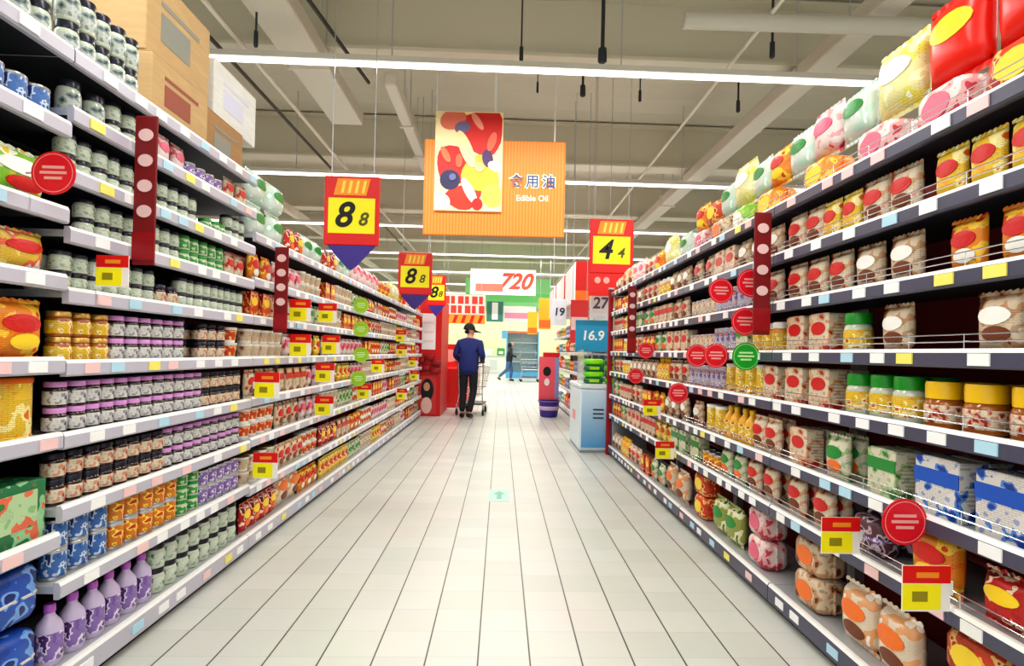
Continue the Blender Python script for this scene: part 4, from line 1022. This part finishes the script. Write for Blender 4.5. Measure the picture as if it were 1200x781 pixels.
def shopping_cart(loc, rz, label, goods=None):
    root = empty('shopping_cart', loc, rz); tag(root, label, 'shopping cart')
    q = MB()
    def ring(z, x, y0, y1): return [(-x, y0, z), (x, y0, z), (x, y1, z), (-x, y1, z), (-x, y0, z)]
    for z, x, y0, y1, r in ((0.92, 0.26, 0.0, 0.82, 0.008), (0.76, 0.245, 0.02, 0.79, 0.004), (0.62, 0.225, 0.05, 0.76, 0.004), (0.50, 0.20, 0.08, 0.73, 0.007)):
        pts = ring(z, x, y0, y1)
        for a, b in zip(pts[:-1], pts[1:]): q.tube([a, b], r, 5)
    for i in range(8):
        t = i / 7
        for s in (-1, 1):
            q.tube([(s * 0.20, 0.08 + 0.65 * t, 0.5), (s * 0.26, 0.0 + 0.82 * t, 0.92)], 0.003, 4)
        if i < 6:
            x = -0.2 + 0.4 * i / 5
            q.tube([(x * 1.3, 0.82, 0.92), (x, 0.73, 0.5), (x, 0.08, 0.5), (x * 1.3, 0, 0.92)], 0.003, 4)
    q.build('wire_basket', CHROME, root)
    q = MB()
    for s in (-1, 1): q.tube([(s * 0.24, -0.02, 1.0), (s * 0.24, 0.02, 0.85), (s * 0.22, 0.1, 0.4), (s * 0.25, 0.0, 0.19), (s * 0.25, 0.05, 0.15), (s * 0.19, 0.78, 0.15)], 0.012, 6)
    q.tube([(-0.22, 0.1, 0.4), (0.22, 0.1, 0.4)], 0.01); q.tube([(-0.19, 0.78, 0.15), (0.19, 0.78, 0.15)], 0.012); q.build('frame', CHROME, root)
    q = MB(); q.tube([(-0.27, -0.03, 1.0), (0.27, -0.03, 1.0)], 0.018, 8); q.build('handle_bar', plain('handle_teal', c(70, 100, 100), 0.4), root)
    q = MB(); q.box(-0.21, 0.21, 0.1, 0.72, 0.19, 0.22); q.build('lower_tray', plain('tray_grey', c(90, 100, 104), 0.5), root)
    for s in (-1, 1):
        for y in (0.04, 0.76):
            x = s * (0.25 if y < 0.1 else 0.19)
            q = MB(); q.box(x - 0.02, x + 0.02, y - 0.02, y + 0.02, 0.09, 0.16); cs = q.build('caster', GREYM, root)
            w_ = MB(); w_.loft([[(x - 0.016 + 0.032 * k, y + 0.06 * math.cos(2 * PI * j / 16), 0.06 + 0.06 * math.sin(2 * PI * j / 16)) for j in range(16)] for k in (0, 1)]); w_.build('wheel', BLACK, cs)
    return root
shopping_cart((man.x - 0.02 + 0.03, man.y + 0.37, 0), -0.12, 'wire shopping cart pushed by the person in the navy jacket')
shopping_cart((wom.x + 0.46, wom.y, 0), -PI / 2, 'wire shopping cart pushed by the person in jeans, far away')

# ------------------------------------------------------------------ far end : left end cap and displays
ec = empty('promotion_end_display', (-1.33, 10.28, 0)); tag(ec, 'red promotional end display with white poster at the far left shelving end', 'display stand')
q = MB(); q.box(-0.24, 0.24, 0, 1.3, 0.002, 2.15); q.build('display_case', plain('display_red', c(205, 20, 24), 0.45), ec)
q = MB(); q.box(-0.12, 0.13, -0.006, -0.001, 1.22, 1.88); q.build('white_poster', plain('poster_white', c(246, 240, 240), 0.5), ec)
for i in range(3): MB().box(-0.08, 0.09, -0.008, -0.005, 1.35 + i * 0.17, 1.39 + i * 0.17).build('poster_print', plain('poster_pink', c(240, 214, 216), 0.5), ec)
for i, (x, z) in enumerate(((-0.14, 1.02), (0.03, 1.08), (0.16, 0.98), (-0.04, 0.88), (0.14, 0.84), (-0.17, 0.86))):
    q = MB()
    q.rbox(x - 0.085, x + 0.085, -0.075, -0.002, z - 0.05, z + 0.05, 0.02); q.build('red_bow', plain('bow_red', c(196, 16, 30) if i % 2 else c(150, 10, 24), 0.4), ec, True)
pst = MB(); pst.box(-0.2, 0.16, -0.008, -0.001, 0.03, 0.74); ps = pst.build('figure_poster', plain('poster_backdrop', c(205, 60, 60), 0.5), ec)
for nm_, cx_, cz_, a_, b_, m_, th in (('printed_hair', 0.0, 0.48, 0.115, 0.21, HAIR, 0.010), ('printed_dress', -0.01, 0.2, 0.1, 0.15, plain('dress_pink', c(236, 196, 186), 0.6), 0.012), ('printed_face', -0.01, 0.54, 0.058, 0.08, SKIN, 0.014)):
    q = MB(); oval(q, cx_, cz_, a_, b_, lambda a, b: 0.0, 20, th); q.build(nm_, m_, ps)
# red bins with goods beyond the end display
BINR = plain('bin_red', c(220, 40, 36), 0.45)
for i, (x, y) in enumerate(((-1.22, 12.3), (-1.22, 13.4))):
    root = empty('promotion_bin', (x, y, 0)); tag(root, 'red promotion bin beyond the left end display, %s of two' % NUM[i], 'bin', 'red promotion bins')
    q = MB(); q.rbox(-0.45, 0.45, -0.4, 0.4, 0, 0.85, 0.03, taper=-0.08); q.build('bin_body', BINR, root)
    q = MB(); q.box(-0.42, 0.42, -0.02, 0.0, 0.85, 1.35); q.build('header_board', BINR, root)
    q = MB(); oval(q, 0.1, 1.1, 0.2, 0.14, lambda a, b: -0.02, 16, 0.004); q.build('header_print', plain('bin_pink', c(244, 180, 170), 0.5), root)
# red and white check hanging board
p0, p1 = ony(519, 379, 13.5), ony(569, 346, 13.5)
bd = empty('check_board', ((p0.x + p1.x) / 2, 13.5, p0.z)); tag(bd, 'red and white checked board hanging past the left shelving', 'sign')
w_, h_ = p1.x - p0.x, p1.z - p0.z
MB().box(-w_ / 2, w_ / 2, 0, 0.03, 0, h_).build('board', plain('check_white', c(250, 224, 214), 0.5), bd)
for i in range(6):
    for j in range(2):
        x = -w_ / 2 + w_ / 6 * i
        if True:
            q = MB(); o_ = 0.02 if (i + j) % 2 else 0.06
            q.box(x + 0.015, x + w_ / 6 - o_, -0.004, 0.001, h_ * (0.36 + 0.32 * j), h_ * (0.62 + 0.32 * j)); q.build('red_check', plain('check_red', c(226, 60, 44), 0.5), bd)
MB().box(-w_ / 2, w_ / 2, -0.003, 0.001, 0.0, h_ * 0.32).build('orange_band', plain('band_orange', c(250, 160, 40), 0.5), bd)
for i in range(5):
    x = -w_ / 2 + w_ / 5 * i
    q = MB(); q.prism([(x + 0.02, 0.02), (x + w_ * 0.1, 0.02), (x + w_ * 0.16, h_ * 0.29), (x + w_ * 0.08, h_ * 0.29)], -0.006, -0.0025); q.build('red_stripe', RED, bd)
for x in (-w_ * 0.4, w_ * 0.4): MB().tube([(x, 0.015, h_), (x, 0.015, ZC - p0.z + 0.02)], 0.006).build('hanging_rod', GREYM, bd)
# low goods table with yellow, pink and white packs past the check board
tb = empty('goods_table', (-1.3, 15.5, 0)); tag(tb, 'long low goods table under the checked board, far left', 'table')
MB().rbox(-0.7, 0.75, -0.4, 0.4, 0.0, 0.9, 0.02).build('table_skirt', plain('table_white', c(232, 228, 215), 0.6), tb)
MB().rbox(-0.74, 0.79, -0.44, 0.44, 0.9, 0.94, 0.01).build('table_top', WHITE, tb)
for i, (x, m_, hh) in enumerate(((-0.5, YSOL, 0.5), (-0.18, PKSOL, 0.32), (0.12, WSOL, 0.42), (0.4, YSOL, 0.55), (0.66, LIME, 0.3))):
    o = MB().rbox(-0.13, 0.13, -0.15, 0.15, 0, hh, 0.02).build('goods_carton', printed('goods_%d' % i, tuple(lin_ for lin_ in ((0.96, 0.84, 0.3), (0.95, 0.7, 0.75), (0.95, 0.93, 0.86), (0.96, 0.86, 0.2), (0.75, 0.85, 0.3))[i]), c(240, 120, 90), c(250, 250, 230), 12), loc=(-1.3 + x, 15.5, 0.9415)); tag(o, '%s carton from the left on the far goods table' % NUM[i], 'carton', 'cartons on the far goods table')
    MB().box(-0.09, 0.09, -0.153, -0.149, hh * 0.3, hh * 0.75).build('front_label', m_, o)

# ------------------------------------------------------------------ far end : right side
fz = empty('blue_cooler', (1.28, 7.23, 0)); tag(fz, 'pale blue and white chest cooler at the end of the right shelving', 'cooler')
def cool_mat():
    m, n, l, b = _new('cooler_blue')
    tc = n.new('ShaderNodeTexCoord'); sp = n.new('ShaderNodeSeparateXYZ'); l.new(tc.outputs['Object'], sp.inputs[0])
    mr = n.new('ShaderNodeMapRange'); mr.inputs['From Max'].default_value = 0.83; l.new(sp.outputs['Z'], mr.inputs['Value'])
    rp = n.new('ShaderNodeValToRGB'); rp.color_ramp.elements[0].color = lin(c(60, 150, 205)) + (1,); rp.color_ramp.elements[1].color = lin(c(205, 226, 238)) + (1,)
    l.new(mr.outputs['Result'], rp.inputs['Fac']); l.new(rp.outputs['Color'], b.inputs['Base Color']); b.inputs['Roughness'].default_value = 0.35
    return m
MB().rbox(-0.31, 0.31, -0.49, 0.49, 0.03, 0.78, 0.02).build('cooler_body', plain('cooler_white', c(206, 222, 230), 0.35), fz)
MB().box(-0.29, 0.29, -0.496, -0.488, 0.07, 0.76).build('front_panel', cool_mat(), fz)
MB().rbox(-0.32, 0.32, -0.5, 0.5, 0.78, 0.83, 0.012).build('rim', plain('cooler_rim', c(214, 224, 228), 0.4), fz)
MB().box(-0.3, 0.3, -0.47, 0.47, 0.0, 0.03).build('plinth', plain('plinth_grey', c(150, 160, 165), 0.5), fz)
for z in (0.42, 0.47, 0.52): MB().box(-0.15, -0.02, -0.4995, -0.4955, z, z + 0.018).build('printed_bar', plain('printed_bar_dark', c(50, 60, 70), 0.5), fz)
MB().box(-0.314, -0.309, -0.1, 0.15, 0.36, 0.48).build('red_print', plain('cooler_red_print', c(226, 150, 150), 0.5), fz)
cb = empty('clear_bin', (1.28, 7.0, 0.8315)); tag(cb, 'clear plastic bin holding green packs on the blue cooler', 'bin')
GL = plain('clear_plastic', c(200, 225, 235), 0.1); GL.node_tree.nodes['Principled BSDF'].inputs['Transmission Weight'].default_value = 0.9; GL.node_tree.nodes['Principled BSDF'].inputs['Alpha'].default_value = 0.35
for a in ((-0.28, -0.27, -0.25, 0.25), (0.27, 0.28, -0.25, 0.25), (-0.28, 0.28, 0.24, 0.25)): MB().box(a[0], a[1], a[2], a[3], 0, 0.42).build('clear_side', GL, cb)
MB().box(-0.27, 0.27, -0.24, 0.24, 0, 0.006).build('bin_floor', WHITE, cb)
for i in range(4):
    for j in range(2):
        o = MB().rbox(-0.12, 0.12, -0.09, 0.09, 0, 0.075, 0.03).build('green_pack', plain('pack_green' if (i + j) % 2 else 'pack_dark_green', c(110, 220, 30) if (i + j) % 2 else c(30, 110, 70), 0.3), smooth=True, loc=(1.28 - 0.13 + 0.26 * j, 6.9, 0.838 + 0.0765 * i))
        tag(o, '%s green pack in the clear bin, %s stack, counted from below' % (('bright', 'dark')[(i + j + 1) % 2] + ' ' + NUM[i], ('aisle-side', 'shelf-side')[j]), 'pack', 'green packs in the clear bin')
        MB().box(-0.06, 0.06, -0.0925, -0.088, 0.02, 0.055).build('front_label', LIME, o)
def board_sign(px0, py0, px1, py1, Y, m, name, label, cat, words=None, wm=None, size=0.6, stand=None, band=None):
    a, b = ony(px0, py1, Y), ony(px1, py0, Y)
    w_, h_ = b.x - a.x, b.z - a.z
    root = empty(name, ((a.x + b.x) / 2, Y, a.z)); tag(root, label, cat)
    MB().rbox(-w_ / 2, w_ / 2, 0, 0.02, 0, h_, 0.006).build('sign_board', m, root)
    if band: MB().box(-w_ / 2 + 0.01, w_ / 2 - 0.01, -0.003, 0.001, h_ * band[1], h_ * band[2]).build('printed_band', band[0], root)
    if words: text('sign_words', words, h_ * size, wm, root, (0, -0.004, h_ * 0.5), bold=0.004, shear=0.1)
    if stand == 'hang':
        for x in (-w_ * 0.4, w_ * 0.4): MB().tube([(x, 0.01, h_ - 0.002), (x, 0.01, ZC - a.z + 0.02)], 0.005).build('hanging_rod', GREYM, root)
    elif stand: MB().tube([(0, 0.012, 0.004), (0, 0.012, stand - a.z)], 0.012).build('pole', CHROME, root)
    return root
board_sign(674, 376, 715, 412, 7.3, plain('placard_blue', c(40, 150, 196), 0.5), 'price_placard', 'blue price placard above the chest cooler', 'price sign', '16.9', WHITE, 0.42, 0.845)
board_sign(691, 338, 716, 374, 7.45, plain('placard_white', c(232, 234, 232), 0.5), 'price_placard', 'white price placard above the blue one by the right shelving', 'price sign', '27', plain('digits_slate', c(70, 90, 110), 0.5), 0.5, 'hang')
board_sign(668, 352, 690, 402, 8.1, plain('placard_red', c(226, 60, 60), 0.5), 'price_placard', 'red and white price placard left of the white one', 'price sign', None, None, 0.5, 'hang', (plain('placard_pale', c(248, 214, 214), 0.5), 0.3, 0.6))
board_sign(646, 351, 664, 381, 9.6, plain('placard_pale_grey', c(226, 230, 236), 0.5), 'price_placard', 'pale grey price placard beside the pink stand, above tins', 'price sign', '19', plain('digits_dark', c(50, 60, 90), 0.5), 0.42, 'hang')
# second right run with red header boxes
RY2 = [8.55 + BAY * k for k in range(4)]
X2 = 1.33
for k in range(4):
    RIGHT_KEEP = RIGHT_X
    RIGHT_X = X2
    shelf_unit('right', 4 + k, RY2[k], [0.48, 0.85, 1.2, 1.55], REDBACK, RAILL, False)
    RIGHT_X = RIGHT_KEEP
RY.extend(RY2)
for k in range(4):
    for lv in range(-1, 4):
        RIGHT_KEEP = RIGHT_X; RIGHT_X = X2
        ch = [('greenbag', 4, 1, 1), ('whbag', 4, 1, 1)] if (lv + k) % 3 == 0 else ([('rdbag', 4, 1, 1), ('clrbag', 4, 1, 1)] if (lv + k) % 3 == 1 else [('bluecan', 3, 2, 1), ('orbag', 4, 1, 1)])
        run('right', 4 + k, lv, ch, zs=[0.48, 0.85, 1.2, 1.55]); RIGHT_X = RIGHT_KEEP
# one more unit of the right run, nearer than the first, so that the run does not stop beside the camera
RY.append(1.31 - BAY)
fu = shelf_unit('right', 8, RY[8], RZ, REDBACK, SLATE, True); fu['label'] = 'frontmost shelving unit of the right run, beside the camera'
for lv, seg in ((-1, [('rdfilm', 1, 2, 1)]), (0, [('redpk', 1, 1, 1)]), (1, [('bbox2', 1, 1, 1)]), (2, [('yjar', 1, 1, 1)]), (3, [('bisc2', 1, 1, 1)]), (4, [('noodor', 1, 1, 1)]), (5, [('noodye', 1, 1, 1)]), (6, [('rdfilm', 1, 1, 1)])):
    run('right', 8, lv, seg, y0=0.45, zs=RZ)
HR = plain('header_box_red', c(222, 34, 30), 0.5); HW = plain('header_box_white', c(240, 232, 232), 0.5)
for i, (y, dx) in enumerate(((8.6, 0.0), (10.2, 0.0), (11.8, 0.0))):
    root = empty('header_box', (X2 + 0.22, y, 2.02)); tag(root, 'red header box with white side over the second right shelving, %s along' % NUM[i], 'sign', 'red header boxes over the second right shelving')
    MB().rbox(-0.42, 0.42, 0, 1.45, 0, 0.62, 0.01).build('box_body', HW, root)
    MB().box(-0.42, 0.42, -0.006, 0.001, 0.0, 0.62).build('front_panel', HR, root)
    MB().box(-0.42, 0.42, -0.009, -0.005, 0.0, 0.16).build('orange_band', plain('band_orange2', c(246, 130, 30), 0.5), root)
    for j in range(3):
        q = MB(); oval(q, -0.05 + 0.16 * j, 0.42 - 0.1 * (j % 2), 0.06, 0.07, lambda a, b: -0.006, 12, 0.004); q.build('printed_blossom', plain('blossom_peach', c(250, 190, 160), 0.5), root)
    for yy in (0.2, 1.25):
        MB().box(0.1, 0.14, yy, yy + 0.04, -0.42, 0.001).build('support_post', CHROME, root)
# red corner post and grey end panel of the right run
o = MB().rbox(RIGHT_X - 0.03, RIGHT_X + 0.025, 6.645, 6.70, 0.0, 1.98, 0.006).build('corner_post', plain('post_red', c(150, 14, 34), 0.4)); tag(o, 'tall dark red corner post at the far end of right shelving', 'post')
MB().box(RIGHT_X - 0.034, RIGHT_X + 0.029, 6.641, 6.704, 1.98, 2.0).build('post_cap', GREYM, o)
o = MB().rbox(RIGHT_X + 0.04, RIGHT_X + 0.47, 6.65, 6.67, 0.0, 1.98, 0.004).build('end_panel', plain('end_grey', c(170, 180, 182), 0.4)); tag(o, 'grey steel end panel closing the right shelving run', 'panel')
# pink display board standing on a purple tub
tub = onz(644, 490, 0)
o = MB().lathe([(0.15, 0), (0.165, 0.02), (0.19, 0.26), (0.2, 0.3), (0.205, 0.31), (0.185, 0.31), (0.17, 0.06), (0.001, 0.05)], 24).build('plastic_tub', plain('tub_purple', c(66, 50, 150), 0.4), smooth=True, loc=(tub.x, tub.y + 0.2, 0)); tag(o, 'purple plastic tub on the floor under the pink display board', 'tub')
MB().lathe([(0.2, 0.285), (0.213, 0.29), (0.213, 0.31), (0.2, 0.312)], 24, cap=False).build('rim', plain('tub_rim', c(120, 110, 190), 0.4), o, True)
MB().lathe([(0.181, 0.13), (0.187, 0.135), (0.193, 0.2), (0.188, 0.205)], 24, cap=False).build('pale_band', plain('tub_band', c(210, 180, 215), 0.4), o, True)
pb = empty('pink_display_board', (tub.x - 0.01, tub.y + 0.2, 0.315)); tag(pb, 'pink display board with dark ball print standing over the purple tub', 'display board')
MB().rbox(-0.19, 0.19, -0.02, 0.02, 0.0, 0.82, 0.01).build('board', plain('pink_board', c(242, 96, 116), 0.5), pb)
MB().box(0.11, 0.185, -0.023, -0.019, 0.03, 0.8).build('side_print', plain('board_blue', c(140, 160, 210), 0.5), pb)
q = MB(); oval(q, -0.04, 0.54, 0.075, 0.09, lambda a, b: -0.02, 18, 0.004); q.build('dark_ball_print', INK, pb)
q = MB(); oval(q, -0.04, 0.34, 0.05, 0.07, lambda a, b: -0.02, 18, 0.004); q.build('white_blob_print', WSOL, pb)
MB().rbox(-0.12, 0.2, -0.03, 0.03, 0.82, 0.9, 0.01).build('red_top_strip', RED, pb)

# ------------------------------------------------------------------ back wall area
YB = 32.9
def wall_board(px0, py0, px1, py1, m, name, label, cat, d=0.05, words=None, wm=None, size=0.7, shear=0.0, Y=YB):
    a, b = ony(px0, py1, Y), ony(px1, py0, Y)
    w_, h_ = b.x - a.x, b.z - a.z
    root = empty(name, ((a.x + b.x) / 2, Y, a.z)); tag(root, label, cat)
    MB().box(-w_ / 2, w_ / 2, -d, 0.0, 0, h_).build('board', m, root)
    if words: text('sign_words', words, h_ * size, wm, root, (w_ * 0.17, -d - 0.002, h_ * 0.5), bold=0.02, shear=shear)
    return root, w_, h_
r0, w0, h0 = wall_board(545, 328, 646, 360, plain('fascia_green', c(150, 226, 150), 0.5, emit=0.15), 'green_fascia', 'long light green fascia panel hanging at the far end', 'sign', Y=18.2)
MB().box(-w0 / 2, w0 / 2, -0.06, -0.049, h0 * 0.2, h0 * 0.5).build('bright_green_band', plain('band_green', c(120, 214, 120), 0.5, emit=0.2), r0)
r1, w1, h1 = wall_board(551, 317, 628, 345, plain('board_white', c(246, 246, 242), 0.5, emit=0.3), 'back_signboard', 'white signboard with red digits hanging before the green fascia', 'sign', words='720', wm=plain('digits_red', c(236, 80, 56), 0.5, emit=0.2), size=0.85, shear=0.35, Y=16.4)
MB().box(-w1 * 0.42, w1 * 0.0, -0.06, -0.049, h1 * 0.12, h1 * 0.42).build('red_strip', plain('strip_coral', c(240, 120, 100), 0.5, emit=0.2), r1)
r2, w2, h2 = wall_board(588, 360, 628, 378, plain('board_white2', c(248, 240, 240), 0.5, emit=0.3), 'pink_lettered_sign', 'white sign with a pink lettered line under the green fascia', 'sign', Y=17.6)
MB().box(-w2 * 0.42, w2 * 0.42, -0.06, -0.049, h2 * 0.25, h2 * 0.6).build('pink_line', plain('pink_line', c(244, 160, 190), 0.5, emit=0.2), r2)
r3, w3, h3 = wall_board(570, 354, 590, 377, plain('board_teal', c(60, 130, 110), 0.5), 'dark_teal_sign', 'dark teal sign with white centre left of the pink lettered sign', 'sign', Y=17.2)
MB().box(-w3 * 0.18, w3 * 0.18, -0.06, -0.049, h3 * 0.1, h3 * 0.95).build('white_centre', WHITE, r3)
for r_, w_, h_ in ((r0, w0, h0), (r1, w1, h1), (r2, w2, h2), (r3, w3, h3)):
    for x in (-w_ * 0.42, w_ * 0.42): MB().tube([(x, -0.02, h_ - 0.002), (x, -0.02, ZC - r_.location.z + 0.03)], 0.006).build('hanging_rod', GREYM, r_)
# serving counter and cabinets
ct = empty('serving_counter', (-1.0, 31.6, 0)); tag(ct, 'long white serving counter along the back wall', 'counter')
MB().rbox(-2.6, 2.0, -0.35, 0.35, 0.0, 0.95, 0.02).build('counter_body', plain('counter_white', c(232, 236, 226), 0.5), ct)
MB().rbox(-2.65, 2.05, -0.4, 0.4, 0.95, 1.0, 0.015).build('counter_top', plain('counter_top', c(205, 214, 200), 0.4), ct)
for i in range(5): MB().box(-2.3 + i * 0.9, -1.9 + i * 0.9, -0.356, -0.349, 0.2, 0.75).build('front_panel', plain('counter_panel', c(214, 222, 214), 0.5), ct)
for i, (x, m_) in enumerate(((-2.9, c(250, 226, 90)), (-2.2, c(236, 120, 90)), (-1.5, c(60, 150, 80)), (-0.9, c(240, 240, 230)), (-0.2, c(90, 160, 90)))):
    o = MB().rbox(-0.22, 0.22, -0.2, 0.2, 0, 0.35 + 0.08 * (i % 3), 0.03).build('counter_tray', plain('tray_%d' % i, m_, 0.5), loc=(x + 0.2, 31.6, 1.0015)); tag(o, '%s goods box from the left on the back serving counter' % NUM[i], 'box', 'goods boxes on the back serving counter')
    MB().box(-0.12, 0.12, -0.204, -0.199, 0.1, 0.25).build('front_label', WHITE, o)
cbn = empty('glass_cabinet', (1.0, 26.5, 0)); tag(cbn, 'tall blue sided glass cabinet behind the far shopping cart', 'cabinet')
CB = plain('cabinet_blue', c(90, 170, 214), 0.4)
for x in (-0.75, 0.72): MB().box(x, x + 0.05, -0.35, 0.35, 0.0, 2.2).build('side_panel', CB, cbn)
MB().box(-0.7, 0.72, 0.3, 0.34, 0.0, 2.2).build('back_panel', plain('cabinet_back', c(206, 220, 214), 0.4), cbn)
MB().box(-0.7, 0.72, -0.35, 0.3, 2.1, 2.2).build('top_panel', plain('cabinet_top', c(190, 110, 80), 0.4), cbn)
MB().box(-0.7, 0.72, -0.35, 0.3, 0.0, 0.3).build('base_panel', CB, cbn)
for z in (0.75, 1.2, 1.65): MB().box(-0.7, 0.72, -0.3, 0.3, z, z + 0.025).build('shelf', WHITE, cbn)
for x in (-0.7, 0.02): 
    d_ = MB().box(x, x + 0.69, -0.362, -0.352, 0.3, 2.1).build('glass_door', GL, cbn)
    MB().box(x + 0.6, x + 0.62, -0.385, -0.362, 1.0, 1.3).build('door_handle', CHROME, d_)
wall_board(588, 388, 606, 397, plain('board_sky', c(110, 180, 214), 0.5), 'small_blue_sign', 'small blue sign over the person in jeans', 'sign', Y=27.5)[0]
for o_ in [o for o in bpy.data.objects if o.name.startswith('small_blue_sign')]:
    for x in (-0.25, 0.25): MB().tube([(x, -0.02, 0.2), (x, -0.02, ZC - o_.location.z)], 0.008).build('hanging_rod', GREYM, o_)
for i, (a, b, Y, lb) in enumerate((((618, 366), (630, 392), 17.0, 'small yellow price sign far right, left one of the far pair'), ((631, 350), (646, 386), 15.2, 'orange yellow price sign far right, right one of the far pair'))):
    price_sign((a, b), Y, 'right', '9', '9', lb, 'skirt', GPS) if False else board_sign(a[0], a[1], b[0], b[1], Y, plain('far_yellow', c(250, 190, 40), 0.5), 'price_sign', lb, 'price sign', None, None, 0.6, 'hang', (plain('far_orange', c(244, 120, 40), 0.5), 0.05, 0.3))

# remove prototypes that were never placed
for p in PROTO.values():
    if not p.used:
        def kill(o):
            for ch in KIDS.get(o.name, []): kill(ch)
            bpy.data.objects.remove(o)
        kill(p.root)

# ------------------------------------------------------------------ light, world, camera
w = bpy.data.worlds.new('world'); scene.world = w; w.use_nodes = True
w.node_tree.nodes['Background'].inputs['Color'].default_value = (1.0, 0.99, 0.97, 1)
w.node_tree.nodes['Background'].inputs['Strength'].default_value = 1.0
for i, y in enumerate(LAMPY):
    L = bpy.data.lights.new('strip_light', 'AREA'); L.shape = 'RECTANGLE'; L.size = 11.0; L.size_y = 0.14
    L.energy = 245.0; L.color = (1.0, 0.985, 0.955)
    o = bpy.data.objects.new('strip_light', L); COL.objects.link(o); o.location = (0, y, 3.765)
cam = bpy.data.cameras.new('camera'); cam.sensor_width = 36.0; cam.lens = 36.0 * F / 1200.0
cam.shift_x = (600.0 - PX) / 1200.0; cam.shift_y = -(390.5 - PY) / 1200.0
cam.clip_end = 200
co = bpy.data.objects.new('camera', cam); COL.objects.link(co)
co.matrix_world = Matrix.Translation((0, 0, HC)) @ CW.to_4x4()
w.cycles.sampling_method = 'NONE'
for m_ in MATS.values():
    m_.cycles.emission_sampling = 'NONE'
scene.camera = co
scene.view_settings.view_transform = 'Standard'
scene.view_settings.look = 'Medium High Contrast'
scene.view_settings.exposure = -0.35
scene.cycles.max_bounces = 6
scene.cycles.use_denoising = True
